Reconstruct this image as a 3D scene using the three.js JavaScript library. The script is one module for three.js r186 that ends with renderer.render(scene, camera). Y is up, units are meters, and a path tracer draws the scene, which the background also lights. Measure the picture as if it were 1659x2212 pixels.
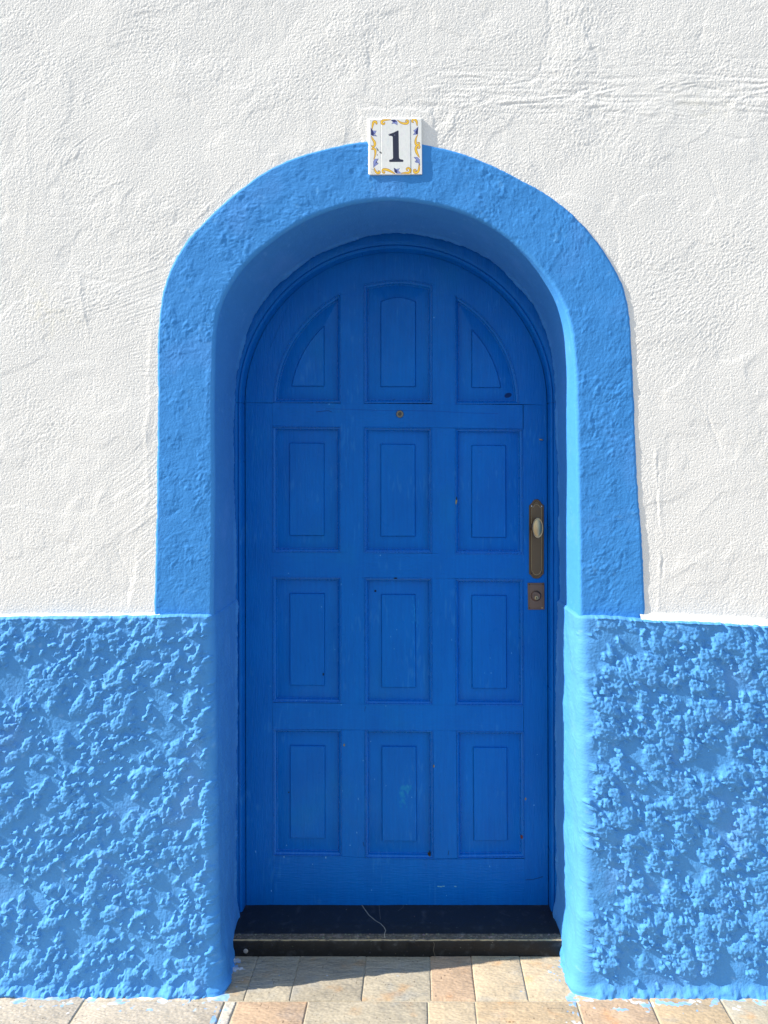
import * as THREE from 'three';
import { mergeGeometries, toCreasedNormals } from 'three/addons/utils/BufferGeometryUtils.js';
import { RoundedBoxGeometry } from 'three/addons/geometries/RoundedBoxGeometry.js';

// ------------------------------------------------------------------ camera, sky, sun, exposure
// The camera faces the wall squarely; the lens is shifted so that the wall's vanishing point sits a little right of and above the middle.
const scene = new THREE.Scene();
const W = 1659, H = 2212, FPX = 1703, VX = 905, VY = 1035, S = 0.00125, DIST = FPX * S, EYE = 1.375;
const camera = new THREE.PerspectiveCamera(2 * Math.atan(H / 2 / FPX) * 180 / Math.PI, W / H, 0.05, 300);
camera.position.set(0, EYE, DIST);
camera.lookAt(0, EYE, 0);
camera.setViewOffset(W, H, W / 2 - VX, H / 2 - VY, W, H);
camera.updateProjectionMatrix();

const sunDir = new THREE.Vector3(-1, 0.75, 0.165).normalize();
{
  const w = 256, h = 128, d = new Float32Array(w * h * 4);
  for (let j = 0; j < h; j++) for (let i = 0; i < w; i++) {
    const up = ((j + 0.5) / h - 0.5) * Math.PI, az = ((i + 0.5) / w - 0.5) * 2 * Math.PI;
    const dx = Math.cos(az) * Math.cos(up), dy = Math.sin(up), dz = Math.sin(az) * Math.cos(up);
    const c = dx * sunDir.x + dy * sunDir.y + dz * sunDir.z, k = Math.pow(Math.max(0, 1 - Math.max(0, dy)), 2.2), glow = 0.55 * Math.pow(Math.max(0, c), 10);
    const o = (j * w + i) * 4;
    d[o] = 0.27 + 0.3 * k + glow; d[o + 1] = 0.36 + 0.3 * k + glow * 0.95; d[o + 2] = 0.5 + 0.27 * k + glow * 0.85; d[o + 3] = 1;
    if (dy < 0) { d[o] = 0.32; d[o + 1] = 0.29; d[o + 2] = 0.25; }
  }
  const t = new THREE.DataTexture(d, w, h, THREE.RGBAFormat, THREE.FloatType);
  t.mapping = THREE.EquirectangularReflectionMapping; t.magFilter = THREE.LinearFilter; t.needsUpdate = true;
  scene.background = t; scene.environment = t;
}
const sun = new THREE.DirectionalLight(new THREE.Color().setRGB(1, 0.95, 0.86), 5);
sun.name = 'sun'; sun.position.copy(sunDir).multiplyScalar(12); sun.castShadow = true; sun.shadow.radius = 1;
Object.assign(sun.shadow.camera, { left: -4, right: 4, top: 4, bottom: -4, near: 1, far: 30 });
sun.shadow.mapSize.set(4096, 4096); sun.shadow.bias = -0.0004;
scene.add(sun); scene.add(sun.target);
const renderer = new THREE.WebGLRenderer({ antialias: true });
renderer.toneMapping = THREE.LinearToneMapping; renderer.toneMappingExposure = 1.82;
renderer.shadowMap.enabled = true;

// ------------------------------------------------------------------ small tools
function rng(seed) { let a = seed | 0; return () => { a = (a + 0x6d2b79f5) | 0; let t = Math.imul(a ^ (a >>> 15), 1 | a); t = (t + Math.imul(t ^ (t >>> 7), 61 | t)) ^ t; return ((t ^ (t >>> 14)) >>> 0) / 4294967296; }; }
const PERM = new Uint8Array(512), GX = new Float32Array(256), GY = new Float32Array(256);
{ const r = rng(77), p = [...Array(256).keys()]; for (let i = 255; i > 0; i--) { const j = Math.floor(r() * (i + 1)); [p[i], p[j]] = [p[j], p[i]]; } for (let i = 0; i < 512; i++) PERM[i] = p[i & 255]; for (let i = 0; i < 256; i++) { const a = r() * 6.2831853; GX[i] = Math.cos(a); GY[i] = Math.sin(a); } }
function noise(x, y, per = 0) { // gradient noise, about -1 .. 1; per > 0 repeats
  let xi = Math.floor(x), yi = Math.floor(y); const fx = x - xi, fy = y - yi;
  let x1 = xi + 1, y1 = yi + 1;
  if (per) { xi = ((xi % per) + per) % per; yi = ((yi % per) + per) % per; x1 = (xi + 1) % per; y1 = (yi + 1) % per; }
  const u = fx * fx * fx * (fx * (fx * 6 - 15) + 10), v = fy * fy * fy * (fy * (fy * 6 - 15) + 10);
  const a = PERM[(xi & 255) + PERM[yi & 255]], b = PERM[(x1 & 255) + PERM[yi & 255]], c = PERM[(xi & 255) + PERM[y1 & 255]], d = PERM[(x1 & 255) + PERM[y1 & 255]];
  const n0 = GX[a] * fx + GY[a] * fy, n1 = GX[b] * (fx - 1) + GY[b] * fy, n2 = GX[c] * fx + GY[c] * (fy - 1), n3 = GX[d] * (fx - 1) + GY[d] * (fy - 1);
  const p = n0 + u * (n1 - n0), q = n2 + u * (n3 - n2);
  return 1.5 * (p + v * (q - p));
}
function fbm(x, y, oct = 4) { let s = 0, a = 0.5, n = 0; for (let i = 0; i < oct; i++) { s += a * noise(x, y); n += a; x = x * 2.03 + 17.3; y = y * 2.03 - 9.1; a *= 0.5; } return s / n; }
const clamp = (x, a = 0, b = 1) => Math.min(b, Math.max(a, x)), sstep = (a, b, x) => { const t = clamp((x - a) / (b - a)); return t * t * (3 - 2 * t); }, lerp = (a, b, t) => a + (b - a) * t;
const P = (x, y, z = 0) => new THREE.Vector3((x - VX) * (DIST - z) / FPX, EYE - (y - VY) * (DIST - z) / FPX, z);   // a measured point of the photograph laid on a plane parallel to the wall
const counts = {};
function numbered(n) { const k = counts[n] = (counts[n] ?? -1) + 1; return k ? n + '_' + String(k).padStart(3, '0') : n; }
function part(name, geo, mat, parent, label) { const m = new THREE.Mesh(geo, mat); m.name = name; m.castShadow = m.receiveShadow = true; if (label) m.userData.label = label; parent.add(m); return m; }
function thing(name, label, category) { const g = new THREE.Group(); g.name = numbered(name); if (label) g.userData.label = label; if (category) { g.userData.category = category; g.userData.kind = 'thing'; } scene.add(g); return g; }
const rgb = (r, g, b) => new THREE.Color().setRGB(r, g, b);
// an indexed sheet of (nu+1) x (nv+1) points
function sheet(nu, nv, at, keep, withColor, flip) {
  const n = (nu + 1) * (nv + 1), pos = new Float32Array(n * 3), uv = new Float32Array(n * 2), col = withColor ? new Float32Array(n * 3) : null;
  const p = { x: 0, y: 0, z: 0, u: 0, v: 0, r: 1, g: 1, b: 1 };
  for (let j = 0, k = 0; j <= nv; j++) for (let i = 0; i <= nu; i++, k++) { at(i, j, p); pos[k * 3] = p.x; pos[k * 3 + 1] = p.y; pos[k * 3 + 2] = p.z; uv[k * 2] = p.u; uv[k * 2 + 1] = p.v; if (col) { col[k * 3] = p.r; col[k * 3 + 1] = p.g; col[k * 3 + 2] = p.b; } }
  const idx = new Uint32Array(nu * nv * 6); let m = 0;
  for (let j = 0; j < nv; j++) for (let i = 0; i < nu; i++) {
    if (keep && !keep(i, j)) continue;
    const a = j * (nu + 1) + i, b = a + 1, c = a + nu + 1, d = c + 1;
    if (flip) { idx[m++] = a; idx[m++] = d; idx[m++] = b; idx[m++] = a; idx[m++] = c; idx[m++] = d; }
    else { idx[m++] = a; idx[m++] = b; idx[m++] = d; idx[m++] = a; idx[m++] = d; idx[m++] = c; }
  }
  const g = new THREE.BufferGeometry();
  g.setAttribute('position', new THREE.BufferAttribute(pos, 3)); g.setAttribute('uv', new THREE.BufferAttribute(uv, 2));
  if (col) g.setAttribute('color', new THREE.BufferAttribute(col, 3));
  g.setIndex(new THREE.BufferAttribute(idx.slice(0, m), 1));
  g.computeVertexNormals();
  return g;
}
function dataTex(w, h, f, srgb = false, repeat = THREE.RepeatWrapping) {
  const d = new Uint8Array(w * h * 4), c = [0, 0, 0];
  for (let j = 0; j < h; j++) for (let i = 0; i < w; i++) { f(i, j, c); const o = (j * w + i) * 4; d[o] = clamp(c[0]) * 255; d[o + 1] = clamp(c[1]) * 255; d[o + 2] = clamp(c[2]) * 255; d[o + 3] = 255; }
  const t = new THREE.DataTexture(d, w, h); t.wrapS = t.wrapT = repeat; t.magFilter = THREE.LinearFilter; if (srgb) t.colorSpace = THREE.SRGBColorSpace; t.needsUpdate = true; return t;
}
// distance to a polyline, signed by side (positive on its left), and how far along
function polyDist(pts, x, y) {
  let best = 1e9, sign = 1;
  for (let i = 0; i + 1 < pts.length; i++) {
    const ax = pts[i].x, ay = pts[i].y, dx = pts[i + 1].x - ax, dy = pts[i + 1].y - ay, t = clamp(((x - ax) * dx + (y - ay) * dy) / (dx * dx + dy * dy));
    const ex = x - ax - t * dx, ey = y - ay - t * dy, d = Math.sqrt(ex * ex + ey * ey);
    if (d < best) { best = d; sign = dx * (y - ay) - dy * (x - ax) > 0 ? 1 : -1; }
  }
  return best * sign;
}
const line = (...c) => { const o = []; for (let i = 0; i < c.length; i += 2) o.push(P(c[i], c[i + 1])); return o; };

// ------------------------------------------------------------------ the outlines of the opening, measured on the wall
const outer = line(330, 1345, 333, 1318, 335, 1230, 337, 1150, 339, 1050, 340, 895, 340, 739, 342, 676, 352, 617, 371, 564, 396, 526, 433, 485, 474, 445, 524, 404, 577, 364, 618, 345, 683, 326, 761, 306, 800, 301, 850, 300, 900, 306, 935, 315, 1006, 330, 1074, 361, 1134, 391, 1187, 421, 1237, 459, 1274, 500, 1312, 549, 1342, 602, 1359, 651, 1363, 685, 1365, 761, 1373, 918, 1376, 1023, 1388, 1180, 1394, 1312, 1395, 1345);
const opening = [...line(330, 1420), ...outer.slice(1, -1), ...line(1395, 1420)];
const arris = line(478, 2185, 472, 2100, 468, 1900, 463, 1500, 461, 1316, 464, 1101, 463, 867, 465, 740, 470, 676, 485, 639, 516, 589, 543, 557, 583, 526, 624, 495, 677, 467, 740, 445, 793, 435, 842, 431, 885, 434, 961, 447, 1021, 468, 1074, 498, 1112, 525, 1150, 562, 1187, 605, 1216, 650, 1232, 704, 1241, 799, 1244, 918, 1246, 1023, 1249, 1180, 1250, 1312, 1254, 1500, 1257, 1900, 1252, 2100, 1248, 2185);
const ZB = -0.25;
const back = (() => { const c = [500, 2100, 503, 2000, 507, 1700, 508, 1320, 507, 1180, 503, 945, 505, 864, 510, 809, 522, 742, 540, 695, 568, 645, 615, 595, 668, 557, 724, 529, 777, 511, 842, 500, 885, 500, 961, 514, 1018, 536, 1071, 568, 1101, 595, 1131, 625, 1161, 663, 1176, 697, 1191, 742, 1201, 817, 1203, 918, 1208, 1023, 1209, 1180, 1212, 1297, 1208, 1500, 1209, 1800, 1213, 2000, 1212, 2100]; const o = []; for (let i = 0; i < c.length; i += 2) o.push(P(c[i], c[i + 1], ZB)); return o; })();
// where a ray from the middle of the arch (or, below it, a level line) meets an outline
const CX = -0.064, CY = 1.6;
function meet(pts, t) { // t: { y, side } below the spring line, { a } above
  if (t.a === undefined) {
    const half = pts.filter((p) => (p.x < CX) === (t.side < 0));
    for (let i = 0; i + 1 < half.length; i++) { const p = half[i], q = half[i + 1]; if ((p.y - t.y) * (q.y - t.y) <= 0 && p.y !== q.y) { const k = (t.y - p.y) / (q.y - p.y); return { x: lerp(p.x, q.x, k), y: t.y }; } }
    const lows = half.reduce((m, p) => (p.y < m.y ? p : m)); return { x: lows.x, y: t.y };
  }
  const dx = Math.cos(t.a), dy = Math.sin(t.a); let best = null;
  for (let i = 0; i + 1 < pts.length; i++) {
    const ax = pts[i].x - CX, ay = pts[i].y - CY, bx = pts[i + 1].x - CX, by = pts[i + 1].y - CY, ca = dx * ay - dy * ax, cb = dx * by - dy * bx;
    if (ca * cb > 0 || ca === cb) continue;
    const k = ca / (ca - cb), x = lerp(ax, bx, k), y = lerp(ay, by, k), r = x * dx + y * dy;
    if (r > 0 && (!best || r < best.r)) best = { x: CX + x, y: CY + y, r };
  }
  return best;
}
function inside(pts, x, y) { let c = false; for (let i = 0, j = pts.length - 1; i < pts.length; j = i++) { const p = pts[i], q = pts[j]; if ((p.y > y) !== (q.y > y) && x < ((q.x - p.x) * (y - p.y)) / (q.y - p.y) + p.x) c = !c; } return c; }
const WL = P(0, 0).x, WR = P(W, 0).x, WT = P(0, 0).y;
// top edge of the rough base coat
const topL = (x) => lerp(P(0, 1331).y, P(465, 1325).y, clamp((x - WL) / 0.58)) + 0.0018 * noise(x * 9, 3.3) + 0.0012 * noise(x * 40, 8.1);
const topR = (x) => lerp(P(1250, 1327).y, P(1659, 1349).y, clamp((x - P(1250, 0).x) / 0.51, 0, 1.6)) + 0.0025 * noise(x * 11, 5.3) + 0.0018 * noise(x * 45, 1.1);
const topY = (x) => (x < CX ? topL(x) : topR(x));
const low = (x, y) => 0.0016 * fbm(x * 2.1 + 3, y * 2.1, 2) + 0.0007 * noise(x * 8 + 1, y * 8 + 7);   // the unevenness all coats share

// ------------------------------------------------------------------ materials
const plasterBump = dataTex(512, 512, (i, j, c) => { const x = i / 512, y = j / 512; c[0] = c[1] = c[2] = 0.5 + 0.22 * noise(x * 48, y * 48, 48) + 0.16 * noise(x * 96 + 0.3, y * 96, 96) + 0.1 * noise(x * 190, y * 190, 190); });
plasterBump.repeat.set(1 / 0.3, 1 / 0.3);
const whiteBump = dataTex(1024, 1024, (i, j, c) => { const x = i / 1024, y = j / 1024, n = noise(x * 72, y * 72, 72), pit = Math.max(0, noise(x * 60 + 0.5, y * 60, 60) - 0.25), grit = Math.max(0, noise(x * 96 + 0.2, y * 96, 96) - 0.1); c[0] = c[1] = c[2] = 0.5 + 0.13 * n + 0.13 * noise(x * 150, y * 150, 150) + 0.12 * noise(x * 250, y * 250, 250) + 0.25 * grit - 0.55 * pit; });
whiteBump.repeat.set(1 / 0.43, 1 / 0.43);
const M = {
  white: new THREE.MeshStandardMaterial({ name: 'white lime plaster', vertexColors: true, roughness: 0.95, bumpMap: whiteBump, bumpScale: 0.0014 }),
  blue: new THREE.MeshPhysicalMaterial({ name: 'light blue paint', vertexColors: true, roughness: 0.8, specularIntensity: 0.5, bumpMap: plasterBump, bumpScale: 0.0008 }),
  rough: new THREE.MeshPhysicalMaterial({ name: 'light blue roughcast', vertexColors: true, roughness: 0.8, specularIntensity: 0.5, bumpMap: plasterBump, bumpScale: 0.0012 }),
  core: new THREE.MeshStandardMaterial({ name: 'masonry', color: rgb(0.3, 0.27, 0.24), roughness: 1 }),
};
const BLUE = [0.05, 0.256, 0.625];

// ------------------------------------------------------------------ the house wall
const house = thing('house_wall', 'white rough plastered house wall with a blue arched surround and blue roughcast base', 'wall');
{ // masonry behind the plaster
  const s = new THREE.Shape([new THREE.Vector2(-3.2, -0.3), new THREE.Vector2(3, -0.3), new THREE.Vector2(3, 3.9), new THREE.Vector2(-3.2, 3.9)]);
  const h = new THREE.Path(); h.moveTo(CX - 0.53, -0.2); h.lineTo(CX - 0.53, CY + 0.02); h.absarc(CX, CY + 0.02, 0.53, Math.PI, 0, true); h.lineTo(CX + 0.53, -0.2); h.closePath(); s.holes.push(h);
  const g = new THREE.ExtrudeGeometry(s, { depth: 0.42, bevelEnabled: false, curveSegments: 24 }); g.translate(0, 0, -0.46);
  part('masonry', g, M.core, house);
}
// trowel edges and scars in the white coat: polyline, height, fall-off
const scars = [
  [line(1415, 960, 1421, 1060, 1427, 1180, 1421, 1330), 0.0022, 0.008], [line(1344, 187, 1420, 190, 1494, 186), 0.0014, 0.01], [line(894, 188, 1010, 194, 1129, 197), 0.0012, 0.008], [line(1599, 231, 1659, 224, 1700, 222), 0.0016, 0.02],
  [line(1229, 137, 1262, 116, 1274, 100, 1262, 70, 1256, 20), 0.0018, 0.025], [line(1180, -20, 1188, 60, 1176, 110, 1160, 170), -0.0014, 0.02], [line(1420, 330, 1428, 312, 1470, 315, 1520, 290, 1540, 262), 0.0014, 0.02],
  [line(326, 700, 322, 800, 324, 875, 313, 930, 318, 1000, 320, 1074, 305, 1130), 0.0019, 0.012], [line(297, 1190, 295, 1248, 286, 1278, 276, 1330), 0.0016, 0.012], [line(796, 60, 803, 150, 797, 195, 792, 250), -0.002, 0.016],
  [line(60, 170, 55, 300, 62, 420, 45, 560), 0.0009, 0.02], [line(380, 540, 420, 478, 470, 430, 520, 384), 0.0016, 0.018], [line(600, 345, 690, 314, 740, 296), 0.0012, 0.014], [line(255, 460, 270, 420, 300, 390), 0.0012, 0.02],
  [line(1000, 240, 1080, 222, 1180, 214, 1300, 228, 1380, 214), 0.0012, 0.012], [line(930, 262, 940, 232, 905, 226), -0.002, 0.01], [line(1330, 240, 1400, 246, 1450, 238), 0.0016, 0.012], [line(1500, 1120, 1560, 1060, 1640, 1040), 0.001, 0.02], [line(1450, 1250, 1500, 1215, 1540, 1230), 0.0012, 0.016], [line(60, 1240, 130, 1190, 170, 1120), 0.0009, 0.02],
];
for (const c of [[1330, 186, 1420, 190, 1500, 186, 1570, 196], [1262, 560, 1290, 640, 1300, 690, 1330, 700], [1423, 980, 1420, 1100, 1432, 1210, 1426, 1300], [250, 1180, 280, 1250, 272, 1315], [790, 70, 800, 140, 786, 230], [120, 560, 180, 600, 260, 610, 300, 650], [1480, 860, 1530, 900, 1560, 980], [1540, 290, 1600, 300, 1659, 292]]) scars.push([line(...c), -0.002, 0.0022]);
{ // and many small ones wherever the trowel lifted
  const r = rng(404);
  for (let i = 0; i < 70; i++) { let x = 1659 * r(), y = 1290 * r() * (0.6 + 0.4 * r()), a = 0.6 + 2.2 * (r() - 0.5); const c = [x, y], n = 2 + Math.floor(4 * r()); for (let k = 0; k < n; k++) { a += 1.1 * (r() - 0.5); const l = 14 + 46 * r(); x += l * Math.cos(a); y -= l * Math.sin(a); c.push(x, y); } scars.push([line(...c), (0.0005 + 0.0011 * r() * r()) * (r() < 0.3 ? -1 : 1), 0.006 + 0.02 * r()]); }
}
for (const s of scars) { const b = s[0].reduce((m, p) => [Math.min(m[0], p.x), Math.min(m[1], p.y), Math.max(m[2], p.x), Math.max(m[3], p.y)], [9, 9, -9, -9]); s.push(b); }
function scarred(list, x, y) {
  let h = 0;
  for (const [pts, H0, w, b] of list) {
    const m = w * 4;
    if (x < b[0] - m || y < b[1] - m || x > b[2] + m || y > b[3] + m) continue;
    const end = Math.min(Math.hypot(x - pts[0].x, y - pts[0].y), Math.hypot(x - pts[pts.length - 1].x, y - pts[pts.length - 1].y));
    const d = polyDist(pts, x + 0.003 * noise(x * 60, y * 60), y + 0.003 * noise(x * 60 + 9, y * 60)), k = H0 * sstep(0, 0.05, end + 0.012);
    h += 0.72 * (d > 0 ? k * Math.exp(-d / w) : k * Math.exp(d / 0.004)) * (0.55 + 0.6 * noise(x * 18 + 3, y * 18));
  }
  return h;
}
function whiteRelief(x, y) {
  const wx = x + 0.006 * noise(x * 30, y * 30), wy = y + 0.006 * noise(x * 30 + 40, y * 30);
  const patch = sstep(-0.35, 0.4, fbm(x * 3.4 + 11, y * 3.4 + 4, 4) - 0.18 * sstep(2.0, 1.4, y) + 0.1);
  const grain = 0.55 * noise(wx * 175, wy * 175) + 0.3 * (0.4 - Math.abs(noise(wx * 110 + 5, wy * 110))) - 0.8 * Math.max(0, noise(wx * 140 + 50, wy * 140) - 0.35);
  const ang = 2.2 * noise(x * 1.1 + 2, y * 1.1 + 9) + 0.6, ca = Math.cos(ang), sa = Math.sin(ang), tx = ca * x + sa * y, ty = -sa * x + ca * y;
  const band = Math.exp(-(((y - 2.42 - 0.03 * noise(x * 4, 2)) / 0.075) ** 2)) * sstep(-0.1, 0.15, x), top = Math.exp(-(((x - 0.4) / 0.09) ** 2)) * sstep(2.5, 2.6, y);
  const trowel = noise(tx * 20, ty * 125) * sstep(0, 0.5, noise(x * 2.3 + 7, y * 2.3 + 1) + 0.2) + 2.4 * band * noise(x * 17 + 3 * noise(x * 6, y * 30), y * 95) + 1.6 * top * noise(x * 110, y * 45);
  const lumps = noise(x * 28 + 3, y * 28) * sstep(-0.2, 0.6, noise(x * 3.7, y * 3.7 + 5));
  return 0.00085 * grain * (0.06 + 1.1 * patch * patch) + 0.00042 * trowel + 0.0004 * lumps + 0.0006 * sstep(0.02, 0.22, noise(x * 4.3 + 3 + 0.25 * noise(x * 19, y * 19), y * 6.1 + 2 + 0.25 * noise(x * 19 + 9, y * 19))) + scarred(scars, x, y);
}
const plaqueAt = P(854, 316, 0);
function whiteZ(x, y) {
  let z = low(x, y) + whiteRelief(x, y);
  const q = Math.max(Math.abs(x - plaqueAt.x) - 0.098, Math.abs(y - plaqueAt.y) - 0.1) + 0.012 * noise(x * 22, y * 22 + 3);   // a smoothed patch where the number was set
  z = lerp(low(x, y) + 0.001, z, sstep(-0.004, 0.003, q));
  const up = y - topY(x), p = x < CX ? 0.005 : 0.014, hgt = x < CX ? 0.006 : 0.018;   // the coat runs out over the ledge of the base
  if (up < hgt * 1.6) z += p * (1 - sstep(-0.004, hgt, up + 0.003 * noise(x * 30, 2.2)));
  return z;
}
function grid(a, b, fine, outLo, outHi) { const g = [], lo = []; for (let v = a, s = fine; v > outLo; s = Math.min(0.05, s * 1.12)) { v -= s; lo.push(v); } g.push(...lo.reverse()); const n = Math.round((b - a) / fine); for (let i = 0; i <= n; i++) g.push(a + ((b - a) * i) / n); for (let v = b, s = fine; v < outHi; s = Math.min(0.05, s * 1.12)) { v += s; g.push(v); } return g; }
{
  const xs = grid(WL - 0.03, WR + 0.03, 0.0026, -3.2, 3), ys = grid(P(0, 1372).y, WT + 0.03, 0.0026, P(0, 1372).y, 3.9);
  const g = sheet(xs.length - 1, ys.length - 1, (i, j, p) => {
    const x = xs[i], y = ys[j]; p.x = x; p.y = y; p.z = whiteZ(x, y); p.u = x; p.v = y;
    const stain = 0.5 * fbm(x * 5 + 20, y * 5, 4) + 0.5 * noise(x * 70, y * 70), warm = sstep(0.25, 0.75, fbm(x * 2.4 + 50, y * 3.1 + 8, 4)) * sstep(-0.3, 0.5, noise(x * 55 + 4, y * 55));
    const dirt = sstep(0.3, 0.7, fbm(x * 3 + 33, y * 2.2 + 12, 4)) * sstep(0.1, 0.6, noise(x * 95, y * 95 + 40)), a = 0.80 + 0.03 * stain - 0.07 * dirt; p.r = a * 1.02; p.g = a * (0.978 - 0.014 * warm); p.b = a * (0.915 - 0.07 * warm);
  }, (i, j) => {
    const x = (xs[i] + xs[i + 1]) / 2, y = (ys[j] + ys[j + 1]) / 2;
    if (y < topY(x) - 0.03) return false;
    const rx = x - CX, k = 1 - 0.016 / Math.max(0.1, Math.hypot(rx, Math.max(0, y - CY)));
    const ix = y > CY ? CX + rx / k : x + Math.sign(rx) * 0.016, iy = y > CY ? CY + (y - CY) / k : y;
    return !inside(opening, ix, iy);
  }, true);
  part('plaster', g, M.white, house);
}
// profile of the surround: front face from O to the rounded arris A, then the reveal back to B
function across(O, A, B, r, nF, nR, nB) { return { O, A, B, r, nF, nR, nB }; }
function profilePoint(pr, i, out) { // out: x y z and normal nx ny nz, s = signed distance from the arris, w = 0 on the face .. 1 on the reveal
  const { O, A, B, r, nF, nR, nB } = pr, dx = A.x - O.x, dy = A.y - O.y, L = Math.hypot(dx, dy), ex = pr.ex ?? dx / L, ey = pr.ey ?? dy / L;
  if (i <= nF) { const k = pr.map ? pr.map(i / nF) : i / nF, l = (L - r) * k; out.x = O.x + ex * l; out.y = O.y + ey * l; out.z = 0; out.nx = out.ny = 0; out.nz = 1; out.s = l - L; out.w = 0; out.edge = l; out.back = 1; }
  else if (i <= nF + nR) { const a = ((i - nF) / nR) * Math.PI / 2, c = L - r + r * Math.sin(a); out.x = O.x + ex * c; out.y = O.y + ey * c; out.z = -r + r * Math.cos(a); out.nx = ex * Math.sin(a); out.ny = ey * Math.sin(a); out.nz = Math.cos(a); out.s = r * (a - 1.5708); out.w = a / 1.5708; out.edge = c; out.back = 1; }
  else { const k = (i - nF - nR) / nB; out.x = lerp(A.x, B.x, k); out.y = lerp(A.y, B.y, k); out.z = lerp(-r, ZB, k); out.nx = ex; out.ny = ey; out.nz = 0; out.s = k * (-ZB - r); out.w = 1; out.edge = 1; out.back = 1 - k; }
  return out;
}
function lip(q, t, seed, amp) { // the uneven lip where the plaster laps over the door frame
  const d = q.back * (-ZB); if (q.w < 1 || d > 0.02) return 0;
  const k = 1 - d / 0.02; return k * k * amp * (0.4 + 0.7 * noise(t * 9, seed) + 0.3 * noise(t * 37, seed + 3) + 0.25 * noise(t * 140, seed + 5));
}
const blueScars = [
  [line(338, 1174, 385, 1153, 430, 1134), 0.0011, 0.004], [line(356, 1121, 380, 1106, 401, 1088), -0.0018, 0.005], [line(481, 492, 480, 530, 477, 572), 0.0013, 0.004], [line(452, 800, 447, 870, 441, 960, 428, 1050), 0.0012, 0.006], [line(1236, 805, 1259, 808, 1258, 844, 1243, 862), 0.0014, 0.006],
  [line(1180, 595, 1192, 570, 1214, 528), 0.0012, 0.005], [line(396, 560, 415, 520, 428, 508), 0.0016, 0.008], [line(374, 640, 366, 680, 378, 700), 0.0014, 0.006], [line(690, 318, 692, 345, 686, 356), 0.0014, 0.004], [line(1250, 1250, 1275, 1232, 1330, 1228, 1348, 1240), 0.0014, 0.014], [line(1300, 930, 1330, 938), 0.0012, 0.01], [line(1290, 1090, 1312, 1075), 0.0016, 0.008], [line(366, 895, 384, 930, 402, 945), 0.001, 0.008],
  [line(1258, 1275, 1300, 1290, 1330, 1278), 0.0015, 0.008], [line(560, 470, 600, 430, 640, 418), 0.001, 0.008], [line(1050, 420, 1110, 430, 1150, 455), 0.0009, 0.01],
];
for (const s of blueScars) { const b = s[0].reduce((m, p) => [Math.min(m[0], p.x), Math.min(m[1], p.y), Math.max(m[2], p.x), Math.max(m[3], p.y)], [9, 9, -9, -9]); s.push(b); }
function blueRelief(x, y) {
  const wx = x + 0.008 * noise(x * 24, y * 24 + 5), wy = y + 0.008 * noise(x * 24 + 30, y * 24);
  const rough = sstep(-0.1, 0.6, noise(x * 7 + 2, y * 7) + 0.2 * noise(x * 30, y * 30));
  const pits = Math.max(0, noise(wx * 55, wy * 55) - 0.25) - 0.8 * Math.max(0, noise(wx * 48 + 60, wy * 48) - 0.3);
  const right = sstep(0.2, 0.4, x);
  return 0.0006 * noise(x * 15, y * 15) + 0.0003 * noise(wx * 42, wy * 42) + 0.0017 * pits * (0.35 + rough) + 0.00042 * noise(wx * 150, wy * 130) * (0.4 + rough) + 0.0007 * Math.max(0, noise(wx * 90 + 20, wy * 90) - 0.35) + 0.00013 * noise(x * 190 + 30 * noise(x * 3, y * 3), y * 26) * (0.5 + right) + 0.0005 * sstep(0.18, 0.25, noise(x * 11 + 0.25 * noise(x * 70, y * 70), y * 8 + 5 + 0.25 * noise(x * 70 + 7, y * 70))) + 0.0004 * sstep(0.2, 0.26, noise(x * 23 + 40 + 0.3 * noise(x * 110, y * 110), y * 17)) + scarred(blueScars, x, y);
}
function bluePaint(p, x, y, s) {
  const m = 0.6 * fbm(x * 9 + 5, y * 9 + s, 4) + 0.4 * noise(x * 90, y * 26 + s), lilac = (s ? 0.8 : 1) * sstep(0.1, 0.6, fbm(x * 6 + 70, y * 5 + s, 4)), worn = sstep(0.5, 0.75, noise(x * 75 + 9, y * 75 + s) * 0.6 + noise(x * 20, y * 20 + 4) * 0.6);
  p.r = BLUE[0] * (1 + 0.14 * m + 0.35 * lilac + 0.5 * worn); p.g = BLUE[1] * (1 + 0.08 * m + 0.07 * lilac + 0.16 * worn); p.b = BLUE[2] * (1 + 0.05 * m + 0.05 * lilac + 0.06 * worn);
}
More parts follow.
